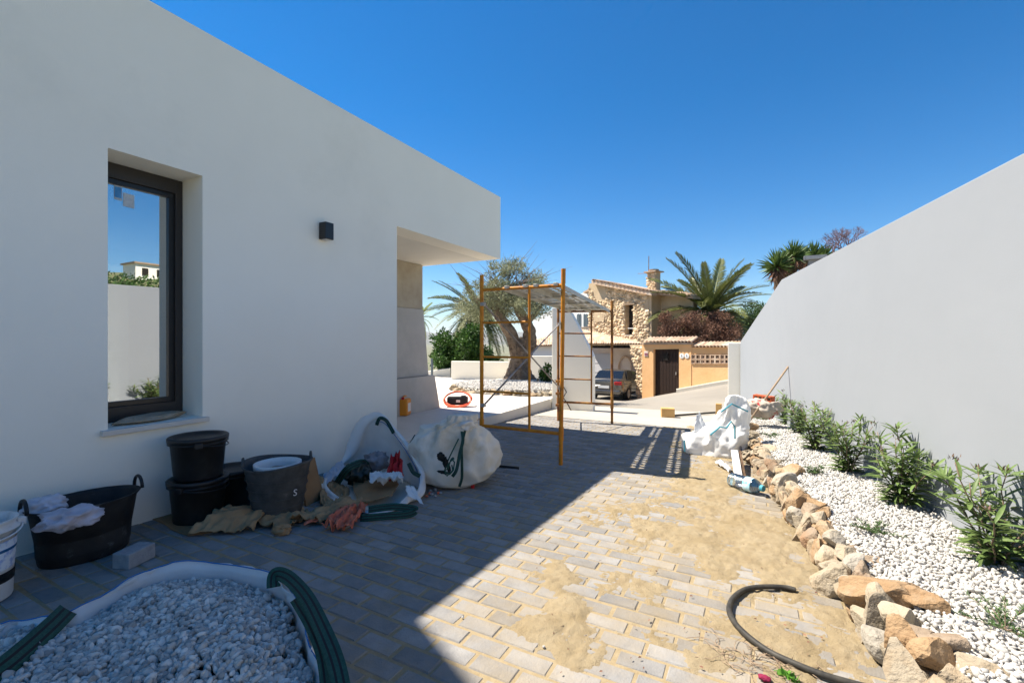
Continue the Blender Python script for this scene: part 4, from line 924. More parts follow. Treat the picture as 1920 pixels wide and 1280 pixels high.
fs = [(i * nn_ + j, i * nn_ + (j + 1) % nn_, (i + 1) * nn_ + (j + 1) % nn_, (i + 1) * nn_ + j) for i in range(len(rw) - 1) for j in range(nn_)] + [tuple(range(nn_)), tuple((len(rw) - 1) * nn_ + j for j in range(nn_))]
q.add(vs, fs); o = q.build('body', M['carpaint'], car, smooth=True); mm = o.modifiers.new('s', 'SUBSURF'); mm.levels = mm.render_levels = 2
cab = [(.55, .97, .80, .62), (1.15, 1.38, .74, .60), (1.9, 1.44, .73, .60), (2.7, 1.38, .72, .58), (3.4, .98, .78, .6)]
q = MB(); rw = []
for (y, zt, wb, wt) in cab:
    zb = .93; rw.append([Vector((x, y, z)) for x, z in ((wb, zb), (wb - (wb - wt) * .9, zt - .03), (wt * .85, zt), (-wt * .85, zt), (-(wb - (wb - wt) * .9), zt - .03), (-wb, zb))])
vs = [p for r_ in rw for p in r_]; fs = [(i * 6 + j, i * 6 + j + 1, (i + 1) * 6 + j + 1, (i + 1) * 6 + j) for i in range(4) for j in range(5)]
q.add(vs, fs); o = q.build('roof', M['carpaint'], car, smooth=True)
def panel(name, pts, mt, solid=.012): q = MB(); q.add(pts, [tuple(range(len(pts)))]); return q.build(name, mt, car, solid=solid)
for s in (1, -1):
    panel('side_window', [(s * .785, .95, .99), (s * .795, 1.85, .99), (s * .675, 1.85, 1.37), (s * .68, 1.2, 1.33)], M['carglass']); panel('side_window', [(s * .795, 1.92, .99), (s * .785, 3.0, .99), (s * .69, 2.62, 1.33), (s * .675, 1.92, 1.37)], M['carglass'])
panel('rear_window', [(-.68, .58, 1.0), (.68, .58, 1.0), (.57, 1.10, 1.345), (-.57, 1.10, 1.345)], M['carglass'], .02)
for s in (1, -1): 
    q = MB(); q.box((s * .66, .045, .80), (.34, .10, .15), Matrix.Rotation(s * .2, 3, 'Z')); q.build('tail_light', M['lightred'], car, bevel=.03)
q = MB(); q.box((0, -.005, .62), (.52, .03, .12)); q.build('number_plate', M['platewhite'], car)
q = MB(); q.box((0, .07, .40), (1.56, .20, .2)); q.build('bumper', M['carpaint'], car, bevel=.06); q = MB(); q.box((0, .09, .27), (1.4, .12, .1)); q.build('diffuser', M['blackpl'], car, bevel=.02)
for x in (-.80, .80):
    for y in (.92, 3.6):
        Mx = Matrix.Translation((x, y, .32)) @ Matrix.Rotation(R(90), 4, 'Y'); q = MB(); q.lathe([(.20, -.10), (.30, -.11), (.32, -.08), (.32, .08), (.30, .11), (.20, .10)], 28, Mx); w = q.build('wheel', M['tyre'], car, smooth=True)
        q = MB(); sgn = 1 if x > 0 else -1; q.lathe([(.22, sgn * .095), (.20, sgn * .10), (.05, sgn * .085), (0, sgn * .085)], 20, Mx); q.build('rim', M['rim'], w)
# ================================================================== SMALL THINGS AT THE STREET
c = gp(1250, 783) + Vector((0, .12, .09)); q = MB(); q.box(c, (.26, .2, .19), Matrix.Rotation(.25, 3, 'Z')); q.build('wooden_block', M['wood'], bevel=.006, label='yellow wooden block on the sunlit concrete by the street', cat='block')
a, b = gp(1264, 781) + Vector((0, 0, .025)), gp(1344, 775) + Vector((0, 0, .025)); q = MB(); q.tube([a, b], .022, 8); q.build('dark_bar', M['hose'], label='long dark bar on the concrete beside the wooden block', cat='bar')
c = gp(1347, 784); q = MB(); q.box(c + Vector((0, .1, .14)), (.11, .11, .30)); q.build('timber_offcut', M['wood'], label='short upright timber offcut beside the white bag by the street', cat='timber', bevel=.005)
# hillside and villa on the far side of the boundary wall (mirrored in the window)
g = MB(); g.grid(lambda u, v: Vector((12 + 130 * u, -40 + 130 * v, -1.5 + 13.5 * sm(u * 1.6) + 2.5 * nz((u * 6, v * 7, 1)))), 40, 40); struct(g.build('hillside', mat('scrub', (.10, .13, .05), (.22, .19, .11), .4, .95, c3=(.06, .09, .03), s3=.25), smooth=True))
vl = thing('hillside_villa', 'white villa on the green slope, seen only mirrored in the window', 'house', (78, 37, 10), world=True)
q = MB(); q.box((78, 37, 11.6), (4, 4.5, 3.2)); q.build('wall', M['plaster'], vl); q = MB(); q.box((78, 37, 13.3), (4.6, 5, .25)); q.build('roof', M['tile'], vl)
for y in (36, 38): q = MB(); q.box((75.95, y, 12.0), (.2, .8, 1.1)); q.build('window', M['hollow'], vl)

rr = random.Random(12); cl = []
for i in range(60):
    x = rr.uniform(44, 66); y = rr.uniform(8, 42); u_, v_ = (x - 12) / 130, (y + 40) / 130; z_ = -1.5 + 13.5 * sm(u_ * 1.6) + 2.5 * nz((u_ * 6, v_ * 7, 1)); s_ = rr.uniform(.7, 1.7); cl.append((Vector((x, y, z_ + s_ * .6)), (s_ * 1.3, s_ * 1.3, s_), 1))
tag(clumps('hillside_scrub', cl, M['leaf_dark'], None, 170, .45, .22, 31), 'dark green scrub on the slope, seen only mirrored in the window', 'scrub')
# ================================================================== BUCKETS AND TUBS BY THE WALL
def handle_loop(c, r, ax, h, rad, parent, name='handle', mt='blackpl', n=9):
    q = MB(); pts = [c + ax * (r * math.cos(a)) + Vector((0, 0, h * math.sin(a))) for a in np.linspace(0, math.pi, n)]; q.tube(pts, rad, 7); return q.build(name, M[mt], parent, smooth=True)
def bucket(label, loc, R0, R1, H, mt, lid=True, group=None, rz=0, lugs=True):
    t = thing('bucket', label, 'bucket', loc, rz, group)
    q = MB(); q.lathe([(R0, 0), (R0 + .004, .01), (R0 + (R1 - R0) * .86, H * .86), (R1 + .012, H * .87), (R1 + .012, H * .885), (R1 - .004, H * .90), (R1, H * .97), (R1 + .008, H), (R1 - .006, H), (R1 - .012, H * .9), (R0 - .01, .02), (0, .02)], 40); q.build('shell', M[mt], t, smooth=True)
    if lid: q = MB(); q.lathe([(R1 + .014, H - .022), (R1 + .016, H + .004), (R1 + .006, H + .012), (R1 - .02, H + .006), (R1 - .03, H - .006), (.02, H - .004), (0, H - .004)], 40); q.build('lid', M[mt], t, smooth=True)
    if lugs:
        for s in (1, -1): q = MB(); q.box((0, s * (R1 + .018), H * .88), (.05, .035, .04)); q.build('lug', M[mt], t, bevel=.006)
        q = MB(); q.tube([(R1 * 1.06 * math.sin(a), (R1 + .02) * math.cos(a), H * .88 - .035 * math.sin(a)) for a in np.linspace(0, math.pi, 17)], .004, 6); q.build('bail_handle', M[mt], t)
    return t
def ctr(u, v, r):                                     # ground point behind the front contact pixel
    p = gp(u, v); d = Vector((p.x, p.y, 0)).normalized(); c = p + d * r; c.z = gz(c.x, c.y); return c
c = ctr(372, 985, .155); bucket('lower bucket of the black lidded pair stacked under the window', (c.x, c.y, c.z + .008), .155, .185, .305, 'blackpl', True, rz=.5)
bucket('upper lidded black bucket standing on top of another under the window', (c.x + .003, c.y, c.z + .326), .152, .182, .30, 'blackpl', True, rz=1.1)
c = ctr(457, 965, .15); bucket('single lidded black bucket half hidden behind the grey rubber bucket', (min(c.x, -3.80), c.y, c.z + .006), .145, .175, .30, 'blackpl', True, rz=2)
# rubber bucket with a white pail inside
c = ctr(521, 980, .17); rb = thing('rubber_bucket', 'cement stained grey rubber bucket with a white pail inside', 'bucket', (c.x, c.y, c.z + .006))
q = MB(); H = .42; q.lathe([(.165, 0), (.17, .01), (.225, H * .9), (.245, H * .96), (.25, H), (.242, H), (.232, H * .94), (.16, .03), (0, .03)], 44)
q.v = [(x * (1 + .02 * math.sin(2 * math.atan2(y, x))), y, z + .012 * math.sin(2 * math.atan2(y, x) + 1) * (z / H)) for x, y, z in q.v]; q.build('shell', M['rubber'], rb, smooth=True)
vd = Vector((-c.x, -c.y, 0)).normalized(); sd = Vector((vd.y, -vd.x, 0))
for s in (1, -1): handle_loop(sd * (s * .235) + Vector((0, 0, H - .01)), .055, vd, .055, .009, rb, mt='rubber')
for i in range(4): q = MB(); zc = .10 + i * .07; q.tube([Vector(((.1735 + .058 * zc / .38 + .002) * math.cos(a), (.1735 + .058 * zc / .38 + .002) * math.sin(a), zc)) for a in np.linspace(0, 6.2832, 41)], .003, 5, cap=False); q.build('rib', M['rubber'], rb)
tx = bpy.data.curves.new('mark', 'FONT'); tx.body = 'S'; tx.size = .07; tx.extrude = .001; tx.align_x = 'CENTER'
tmp = bpy.data.objects.new('tmp_text', tx); tme = bpy.data.meshes.new_from_object(tmp); bpy.data.objects.remove(tmp); to = bpy.data.objects.new('painted_mark', tme); COL.objects.link(to); to.parent = rb; tme.materials.clear(); tme.materials.append(M['whitepl']); fa_ = (vd * .93 - sd * -.42).normalized()
fz = Vector((0, 0, 1)); fa_ = (vd * .84 - sd * .50).normalized()
rgt = Vector((-fa_.y, fa_.x, 0)); to.matrix_local = Matrix.Translation(fa_ * .2235 + Vector((0, 0, .19))) @ Matrix((rgt, (fz + fa_ * .145).normalized(), fa_)).transposed().to_4x4()
wp = thing('white_pail', 'mortar stained white pail sitting inside the grey rubber bucket', 'pail', (c.x, c.y, c.z + .10)); q = MB(); q.lathe([(.13, 0), (.155, .27), (.168, .275), (.170, .315), (.16, .318), (.15, .28), (.14, .23)], 36); q.build('shell', M['whitepl'], wp, smooth=True)
q = MB(); q.lathe([(0, .26), (.08, .265), (.145, .25), (.145, .22), (0, .2)][::-1], 30); q.v = [(x, y, z + .012 * nz((x, y, z), 25)) for x, y, z in q.v]; q.build('mortar', M['mortar'], wp, smooth=True)
# oval tub with rags
tb = thing('oval_tub', 'large black oval mortar tub with two loop handles, near the left edge', 'tub', (-3.69, 1.255, gz(0, 1.25) + .004), R(90))
q = MB(); H = .345; q.lathe([(.78, 0), (.80, .012), (.82, .05), (.83, .055), (.83, .065), (.86, .2), (.93, H * .9), (1.0, H * .97), (1.03, H), (.99, H), (.95, H * .93), (.78, .03), (0, .03)], 56, sx=.27, sy=.205); q.build('shell', M['tubm'], tb, smooth=True)
for s in (1, -1): handle_loop(Vector((s * .275, 0, H - .005)), .055, Vector((0, 1, 0)), .075, .010, tb)
q = MB(); q.lathe([(.86, .20), (.4, .205), (0, .21)], 40, sx=.25, sy=.185); q.f = q.f[:-1] if len(q.f[-1]) > 4 else q.f; q.m = [0] * len(q.f); q.build('contents', M['tubm'], tb, smooth=True)
def cloth(name, label, cat_, pts, mt, n=44, amp=.02, fr=9, seed=0, solid=.003, parent=None, hem=None, **kw):
    a, b, c_, d = [Vector(p) for p in pts]
    def fn(u, v):
        p = a.lerp(b, u).lerp(d.lerp(c_, u), v); w = amp * 1.3 * (crease((u * fr * .5, v * fr * .5, seed), seed) + .3)
        e = .012 * nz((u * 3, v * 3, seed + 9)); return p + Vector((e, e * .7, w))
    q = MB(); q.grid(fn, n, n); o = q.build(name, mt, parent, smooth=True, solid=solid, label=label, cat=cat_, **kw); return o
def rag(name, label, c, r, mt, seed, sz=.5, cat_='rag', sub=4):
    V, Fc = ICO[sub]; vs = []
    for v in V:
        v = Vector(v); f = 1 + .25 * nz(v, 1.6, seed) + .42 * crease(v, seed, 1.5); vs.append(Vector((v.x * r[0] * f, v.y * r[1] * f, v.z * r[2] * f)) + Vector(c))
    q = MB(); q.add(vs, Fc.tolist()); return q.build(name, mt, smooth=True, label=label, cat=cat_)
def on(u, v, z): return pz(u, v, z)
zr = gz(0, 1.2) + .345
a = on(128, 966, zr); rag('rag', 'crumpled white lavender rag hanging over the front of the oval tub', (a.x + .02, a.y, zr - .01), (.11, .12, .055), M['ragpurple'], 1)
a = on(85, 948, zr); rag('rag', 'dirty beige and white rag bunched on the left of the oval tub', (a.x, a.y, zr), (.08, .09, .05), mat('rag2', (.50, .47, .44), (.62, .60, .66), 6, .95), 4)
# white bucket at the frame edge
wb = bucket('white plastic bucket with blue printed label at the left picture edge', (-3.47, .745, gz(0, .745) + .004), .132, .149, .40, 'whitepl', False)
q = MB(); q.lathe([(.1362, .10), (.1505, .30), (.151, .30), (.1367, .10)], 40); q.build('label', mat('lbl', (.70, .70, .70), (.35, .42, .60), 25, .5, contrast=(.5, .6)), wb, smooth=True)
for z, h, mt in ((.245, .035, 'blue'), (.09, .05, 'dark')): q = MB(); rr_ = lambda zz: .1358 + .0142 * zz / .344 + .0016; q.lathe([(rr_(z), z), (rr_(z + h), z + h)], 40); q.build('label_band', M[mt], wb, smooth=True)
q = MB(); q.lathe([(0, .33), (.13, .335)], 30); q.build('contents', M['mortar'], wb)
c = ctr(252, 1060, .05); q = MB(); q.box(c + Vector((0, 0, .045)), (.115, .17, .09), Matrix.Rotation(.35, 3, 'Z')); q.build('paving_block', M['concgrey'], bevel=.006, label='loose grey paving block beside the oval tub', cat='block')
# ================================================================== CARDBOARD, PAPER, LITTER
def sheet(name, label, cat_, pix, mt, z0=.012, amp=.02, seed=0, n=26, fr=5, solid=.004, lift=None):
    a, b, c_, d = [gp(u, v) for u, v in pix]
    def fn(u, v):
        p = a.lerp(b, u).lerp(d.lerp(c_, u), v); w = amp * max(0, .4 + 1.25 * crease((u * fr * .45, v * fr * .45, 0), seed))
        e = .02 * nz((u * 2.2, v * 2.2, seed + 9)); e2 = .02 * nz((u * 2.2, v * 2.2, seed + 19))
        return Vector((p.x + e, p.y + e2, gz(p.x, p.y) + z0 + w + (lift(u, v) if lift else 0)))
    q = MB(); q.grid(fn, n, n); return q.build(name, mt, smooth=True, solid=solid, label=label, cat=cat_)
sheet('cardboard_sheet', 'flat brown cardboard under the stacked black buckets', 'cardboard', [(283, 972), (352, 1006), (470, 985), (440, 945)], M['cardboard'], .004, .002, 1, fr=2)
sheet('brown_paper', 'crumpled brown paper sheet in front of the black buckets', 'paper', [(352, 1008), (475, 1000), (520, 960), (440, 965)], M['paper'], .012, .055, 2, lift=lambda u, v: .05 * math.sin(math.pi * v))
sheet('brown_paper', 'torn brown paper in front of the grey rubber bucket', 'paper', [(468, 985), (530, 1002), (590, 965), (545, 958)], M['paper'], .012, .05, 3)
sheet('brown_paper', 'long crumpled paper strip left of the orange plastic', 'paper', [(540, 985), (600, 985), (690, 950), (640, 945)], M['paper'], .012, .06, 5)
rag('brown_paper', 'small crushed ball of brown paper on the paving', gp(528, 999) + Vector((0, 0, .03)), (.07, .05, .035), M['paper'], 8, cat_='paper', sub=4)
# folded paper sack leaning on the open bag
a, b, c_, d = gp(600, 952) + Vector((0, 0, .01)), gp(668, 962) + Vector((0, 0, .01)), pk(650, 915, .0050), pk(597, 895, .0051)
cloth('paper_sack', 'crumpled brown paper sack leaning at the mouth of the open white bag', 'sack', (a, b, c_, d), M['paper'], 40, .035, 7, 3)
q = MB(); a = gp(588, 948); q.box(a + Vector((-.12, .06, .17)), (.02, .22, .36), Matrix.Rotation(.25, 3, 'Z') @ Matrix.Rotation(-.25, 3, 'Y')); q.build('cardboard_piece', M['cardboard'], label='brown cardboard piece standing between grey bucket and paper sack', cat='cardboard', bevel=.003)
cloth('plastic_bag', 'crumpled orange red plastic bag lying on the paving', 'plastic bag', [gp(603, 996) + Vector((0, 0, .012)), gp(660, 1001) + Vector((0, 0, .012)), gp(690, 955) + Vector((0, 0, .02)), gp(650, 960) + Vector((0, 0, .02))], M['redorange'], 40, .055, 6, 4)
cloth('plastic_strip', 'thin orange plastic strip on the brown paper', 'plastic strip', [gp(570, 990) + Vector((0, 0, .02)), gp(596, 985) + Vector((0, 0, .02)), gp(600, 979) + Vector((0, 0, .02)), gp(575, 983) + Vector((0, 0, .02))], M['redorange'], 10, .02, 4, 6)
def strap(name, pts, w, parent=None, mt=None, side=None, stripe=True, th=.0025, **kw):
    side = None if parent is not None else side
    pts = [Vector(p) for p in pts]; 
    P_ = []
    for i in range(len(pts) - 1):                                   # Catmull-Rom
        p0, p1, p2, p3 = pts[max(i - 1, 0)], pts[i], pts[i + 1], pts[min(i + 2, len(pts) - 1)]
        for q_ in range(8):
            t = q_ / 8; P_.append(.5 * ((2 * p1) + (p2 - p0) * t + (2 * p0 - 5 * p1 + 4 * p2 - p3) * t * t + (3 * p1 - p0 - 3 * p2 + p3) * t ** 3))
    P_.append(pts[-1]); q = MB(); m2 = MB(); n = len(P_)
    rows = []
    for i, p in enumerate(P_):
        t = (P_[min(i + 1, n - 1)] - P_[max(i - 1, 0)]).normalized(); s = (side if side is not None else (t.cross(Vector((0, 0, EYE)) - p)));  s = (s - t * s.dot(t)).normalized()
        nn_ = t.cross(s); rows.append([p + s * (w * f) + nn_ * (.03 * w * (1 - (2 * f) ** 2)) for f in (-.5, -.25, -.12, .12, .25, .5)])
    vs = [x for r_ in rows for x in r_]; fs = []; mi = []
    for i in range(n - 1):
        for j in range(5): fs.append((i * 6 + j, i * 6 + j + 1, i * 6 + 7 + j, i * 6 + 6 + j)); mi.append(1 if (stripe and j in (1, 3)) else 0)
    q.add(vs, fs); q.m = mi
    return q.build(name, [mt or M['strap'], M['strapblack']], parent, smooth=True, solid=th, **kw)
a, b, c_ = gp(676, 976), gp(720, 976), gp(766, 972)
strap('lifting_strap', [a + Vector((0, 0, .02)), b + Vector((0, 0, .035)), c_ + Vector((.0, 0, .035)), c_ + Vector((.02, .05, .06)), b + Vector((0, .1, .075)), a + Vector((0, .08, .06))], .055, label='flat green loop of lifting strap on the paving beside the open bag', cat='strap', side=Vector((0, .6, .8)))
# ================================================================== OPEN WHITE BAG
def loftbag(rim, base, mt, parent, name, nv=16, amp=.025, bulge=.06, seed=0, ctr_=None, sub=5, fr=7):
    def dense(L):
        o = []; n = len(L)
        for i in range(n):
            p0, p1, p2, p3 = L[i - 1], L[i], L[(i + 1) % n], L[(i + 2) % n]
            for q_ in range(sub): t = q_ / sub; o.append(.5 * ((2 * p1) + (p2 - p0) * t + (2 * p0 - 5 * p1 + 4 * p2 - p3) * t * t + (3 * p1 - p0 - 3 * p2 + p3) * t ** 3))
        return o
    A, B = dense([Vector(p) for p in rim]), dense([Vector(p) for p in base]); n = len(A); cc = sum(B, Vector()) / n; q = MB()
    def fn(u, v):
        i = int(round(u * n)) % n; p = A[i].lerp(B[i], v); o = p - cc; o.z = 0; o = o.normalized() if o.length > 1e-5 else Vector((1, 0, 0))
        w = bulge * math.sin(math.pi * v) + amp * 1.6 * crease((p.x, p.y, p.z * .5), seed, fr * .7) * (.4 + .6 * math.sin(math.pi * min(1, v + .2)))
        r_ = p + o * w; r_.z = max(r_.z, gz(r_.x, r_.y) + .006); return r_
    q.grid(fn, n, nv, wrap=True); return q.build(name, mt, parent, smooth=True, solid=.003), A
bag1 = thing('open_bulk_bag', 'open white bulk bag sagging against the house corner, full of rubbish', 'bulk bag', (-3.1, 3.1, -.09), world=True)
rim = [pk(612, 905, .0049), pk(640, 872, .0054), pk(668, 848, .0056), pk(688, 800, .0056), pk(715, 785, .0055), pk(742, 812, .0053), pk(768, 850, .0051), pk(786, 888, .0049), pk(783, 918, .00465), pk(766, 926, .0045), pk(742, 948, .00435), pk(716, 958, .00427), pk(680, 956, .0043), pk(640, 935, .0045)]
bs = []
for i, p in enumerate(rim):
    h = p.z - gz(p.x, p.y); back = Vector((p.x, p.y, 0)).normalized() * min(.12, h * .25); q_ = p + back; q_.x = max(q_.x, -3.93); bs.append(Vector((q_.x, q_.y, gz(q_.x, q_.y) + .008)))
o, RA = loftbag(rim, bs, M['bagwhite'], bag1, 'fabric', 18, .022, .05, 3)
rc = sum(RA, Vector()) / len(RA)
q = MB(); nn_ = len(RA); rws = []
for i, p in enumerate(RA):
    d = p - rc; vw = (Vector((0, 0, EYE)) - p).normalized(); d = (d - vw * d.dot(vw)).normalized(); wf_ = .45 + .9 * abs(nz((i * .13, 2, 0))) + (1.5 if 5 < i < 20 else 0) * sm(1 - abs(i - 12.5) / 8); rws.append([p + vw * .012, p + d * (.028 * wf_) + vw * (.016 + .02 * nz((i * .31, 1, 0))), p + d * (.06 * wf_) + vw * (.004 + .03 * nz((i * .24, 7, 0))), p + d * (.07 * wf_) - vw * .05])
q.grid(lambda u, v: (lambda w: Vector((w.x, w.y, max(w.z, gz(w.x, w.y) + .006))))(rws[int(round(u * nn_)) % nn_][int(round(v * 3))]), nn_, 4, wrap=True); q.build('rim_band', M['bagwhite'], bag1, smooth=True, solid=.003)
q = MB(); q.tube([p + Vector((.004, -.006, -.028)) for p in RA[18:50]], .0035, 5); q.build('blue_stitch', M['blue'], bag1)
q = MB(); cen = sum(bs, Vector()) / len(bs); q.add([b_ + Vector((0, 0, .002)) for b_ in bs], [tuple(range(len(bs)))]); q.build('bag_floor', M['bagdirty'], bag1)
strap('lifting_strap', [pk(706, 797, .0055), pk(712, 784, .0055), pk(724, 788, .0054), pk(735, 806, .0053), pk(738, 812, .0053)], .035, bag1)
strap('lifting_strap', [pk(632, 905, .0049), pk(650, 880, .0048), pk(672, 868, .0049), pk(684, 868, .0051), pk(690, 880, .0052)], .06, bag1)
strap('lifting_strap', [pk(766, 868, .0050), pk(775, 885, .0048), pk(788, 892, .0048)], .035, bag1)
cloth('flap', None, None, [pk(760, 912, .0045), pk(775, 910, .0045), pk(794, 946, .0043), pk(764, 930, .0044)], M['bagwhite'], 14, .01, 4, 2, .003, bag1)
cloth('fringe', None, None, [pk(606, 893, .0052), pk(640, 866, .0054), pk(650, 884, .0050), pk(612, 908, .0049)], mat('film', (.70, .74, .82), None, rough=.3, transl=.4), 24, .03, 8, 5, .002, bag1)
# contents
sheet_pts = [pk(668, 950, .0044), pk(735, 938, .0044), pk(752, 905, .0050), pk(660, 900, .0051)]
cloth('cardboard_sheet', 'brown cardboard lining the mouth of the open white bag', 'cardboard', [p + Vector((0, 0, .03)) for p in sheet_pts], M['cardboard'], 20, .012, 3, 7)
rag('black_sack', 'dark green black plastic sack inside the open white bag', pk(672, 888, .0050), (.13, .10, .10), mat('darkgreen', (.008, .018, .014), None, rough=.35, spec=.5), 12, cat_='sack')
rag('grey_plastic', 'grey crumpled plastic film deep inside the open white bag', pk(705, 865, .0053), (.11, .1, .09), mat('greyfilm', (.30, .29, .31), (.18, .17, .18), 9, .5), 14, cat_='plastic film')
cloth('red_sack', 'red crumpled paper sack inside the open white bag', 'sack', [pk(722, 898, .0048), pk(757, 894, .0048), pk(750, 855, .0051), pk(733, 860, .0051)], M['red'], 30, .05, 5, 8)
cloth('white_wrapper', 'ragged white wrapper at the mouth of the open bag', 'wrapper', [pk(692, 905, .0046), pk(756, 900, .0046), pk(752, 893, .0048), pk(694, 890, .0049)], M['bagwhite'], 26, .04, 7, 9)
# ================================================================== CLOSED WHITE BAG
def blobbag(name, prof, k, depth, mt, parent, seed, amp=.03, fr=4.5, nu=96, nv=70, yaw=0, base=None, pinch=None):
    """prof: (v, uL, uR) outline rows bottom to top; cross-sections are rounded, depth is the half-depth ratio"""
    d0 = ray(sum(p[1] + p[2] for p in prof) / 2 / len(prof), 637); fw = Vector((d0.x, d0.y, 0)).normalized(); rt_ = Vector((fw.y, -fw.x, 0))
    rows = []
    for v, a, b in prof:
        A, B = pk(a, v, k), pk(b, v, k); rows.append(((A + B) / 2, (B - A).length / 2))
    cu = [rows[0][0]] ; q = MB()
    def fn(u, v):
        f = v * (len(rows) - 1); i = min(len(rows) - 2, int(f)); t = sm(f - i); c = rows[i][0].lerp(rows[i + 1][0], f - i); r_ = rows[i][1] + (rows[i + 1][1] - rows[i][1]) * t
        a = u * 6.2832; rr_ = abs(math.cos(a)) ** .85 * math.copysign(1, math.cos(a)), abs(math.sin(a)) ** .85 * math.copysign(1, math.sin(a))
        p = c + rt_ * (rr_[0] * r_) + fw * (rr_[1] * r_ * depth + r_ * depth * .9); s = p * fr
        w = amp * (1.25 * crease((s.x, s.y, s.z * .6), seed, .62) + .5 * nz(s, .5, seed)) 
        if pinch: w += pinch * math.sin(a * 13 + 3 * nz((a, v * 3, seed))) * (v ** 2.2) * r_
        o = (rt_ * rr_[0] + fw * rr_[1]); o = o.normalized() if o.length > 1e-6 else o
        p = p + o * min(w, r_ * .6) + Vector((0, 0, w * .5)); p.z = max(p.z, gz(p.x, p.y) + .004); return p
    q.grid(fn, nu, nv, wrap=True); n0 = len(q.v); q.f += [tuple(range(nu)), tuple(range(nu * (nv - 1), nu * nv))]; q.m += [0, 0]
    return q.build(name, mt, parent, smooth=True), fw, rt_
bag2 = thing('full_bulk_bag', 'bulging tied white bulk bag with green straps beside the scaffold foot', 'bulk bag', (-2.7, 3.9, -.12), world=True)
o, fw, rt_ = blobbag('fabric', [(914, 812, 890), (908, 790, 915), (892, 778, 933), (868, 768, 941), (845, 766, 938), (825, 775, 925), (810, 792, 908), (802, 815, 890), (797, 832, 880), (791, 842, 892), (783, 846, 888), (780, 855, 872)], .0050, .85, M['bagdirty'], bag2, 5, .055, 4.6, pinch=.16)
kf = .00485
strap('lifting_strap', [pk(866, 806, .0050), pk(868, 825, .0049), pk(862, 850, kf), pk(856, 880, kf - .0001), pk(848, 893, kf - .0001)], .03, bag2)
strap('lifting_strap', [pk(872, 806, .0050), pk(866, 835, .0049), pk(866, 865, kf), pk(866, 895, kf), pk(861, 912, kf)], .025, bag2)
strap('lifting_strap', [pk(860, 822, .0049), pk(846, 850, kf), pk(838, 868, kf)], .012, bag2, stripe=False)
q = MB(); r = random.Random(31); lp = [pk(842 + 9 * math.cos(i * .9) + r.uniform(-4, 4), 874 + 16 * math.sin(i * .7) + r.uniform(-4, 4), .00462 + .00004 * r.random()) for i in range(16)]; q.tube(lp, .006, 6); q.build('strap_tangle', M['strap'], bag2, smooth=True)
q = MB(); q.tube([pk(800, 832, .0050), pk(778, 850, .0051), pk(764, 838, .0053), pk(778, 815, .0053)], .006, 6); q.build('cord', M['strap'], bag2)
rag_ = rag('tied_neck', None, pk(866, 793, .0051), (.13, .11, .075), M['bagwhite'], 21, cat_=None); rag_.parent = bag2; rag_.matrix_parent_inverse = p_inv(bag2)
rag('paper_scrap', 'brown paper scraps poking from the neck of the full white bag', pk(880, 786, .0052), (.09, .05, .04), M['paper'], 22, cat_='paper', sub=4)
for u, v, s in ((827, 856, (.040, .014, .035)), (835, 866, (.025, .014, .05)), (831, 885, (.06, .014, .014)), (842, 878, (.018, .012, .035))):
    t_ = rag('hole', None, pk(u, v, .00475), s, mat('holedark', (.015, .017, .016), None), int(u), cat_=None, sub=3); t_.parent = bag2; t_.matrix_parent_inverse = p_inv(bag2)
q = MB(); c = gp(886, 914); q.lathe([(.017, 0), (.018, .028), (.014, .034), (0, .034)], 16, Matrix.Translation(c)); q.build('bottle_cap', M['red'], label='small red cap on the paving at the foot of the full bag', cat='cap')
a, b = gp(936, 877), gp(973, 879); strap('black_strap', [a + Vector((0, 0, .02)), a.lerp(b, .5) + Vector((0, .01, .012)), b + Vector((0, 0, .008))], .03, label='black strap end on the paving right of the full bag', cat='strap', mt=M['strapblack'])
r = random.Random(3)
for i in range(9):
    c = gp(r.uniform(800, 826), r.uniform(918, 934)); vs, fs = rock(700 + i, (.018, .016, .012), 2, 6); q = MB(); q.add([Vector(p) + c + Vector((0, 0, .01)) for p in vs], fs); q.build('rubble_bit', M['concgrey' if i % 3 else 'redorange'], label='small rubble crumb on the paving between the two white bags', cat='rubble', group='rubble crumbs between the bags')
# ================================================================== GRAVEL BAG IN FRONT
gb = thing('gravel_bag', 'big open white bag full of grey pebbles in the lower left foreground', 'bulk bag', (-1.75, .75, 0), world=True)
zb = .285
rp = [(0, 1172, 0), (65, 1162, .0), (128, 1150, .02), (188, 1120, .02), (255, 1078, .03), (325, 1058, .035), (400, 1056, .03), (465, 1066, .03), (517, 1078, .045), (546, 1104, .03), (566, 1150, .01), (585, 1220, .0), (598, 1290, .0)]
rim = [pz(u, v, zb + dz) for u, v, dz in rp]
rim += [Vector((-1.28, .70, zb)), Vector((-1.35, .50, zb)), Vector((-1.62, .30, zb)), Vector((-1.95, .25, zb)), Vector((-2.25, .42, zb))]
cg = sum(rim, Vector()) / len(rim); bs = []
for p in rim: d = (p - cg); d.z = 0; q_ = p + d.normalized() * .035; bs.append(Vector((q_.x, q_.y, gz(0, q_.y) + .004)))
o, RA = loftbag(rim, bs, M['bagwhite'], gb, 'fabric', 22, .030, .03, 9, fr=9)
n_ = len(RA); inner = [p + (cg - p).normalized() * .022 + Vector((0, 0, -.006)) for p in RA]
q = MB(); wv = [Vector((.006 * nz((i * .33, 1, 0)), .006 * nz((i * .33, 5, 0)), .016 * nz((i * .21, 9, 0)) + .007 * nz((i * .6, 3, 0)))) for i in range(n_)]
rows = [[p + w_ + Vector((0, 0, .004)) for p, w_ in zip(RA, wv)], [p + (cg - p) * .018 + Vector((0, 0, -.030)) for p in RA], [p + (cg - p) * .03 + Vector((0, 0, -.07)) for p in RA], [p + (cg - p) * .045 + Vector((0, 0, -.14)) for p in RA]]
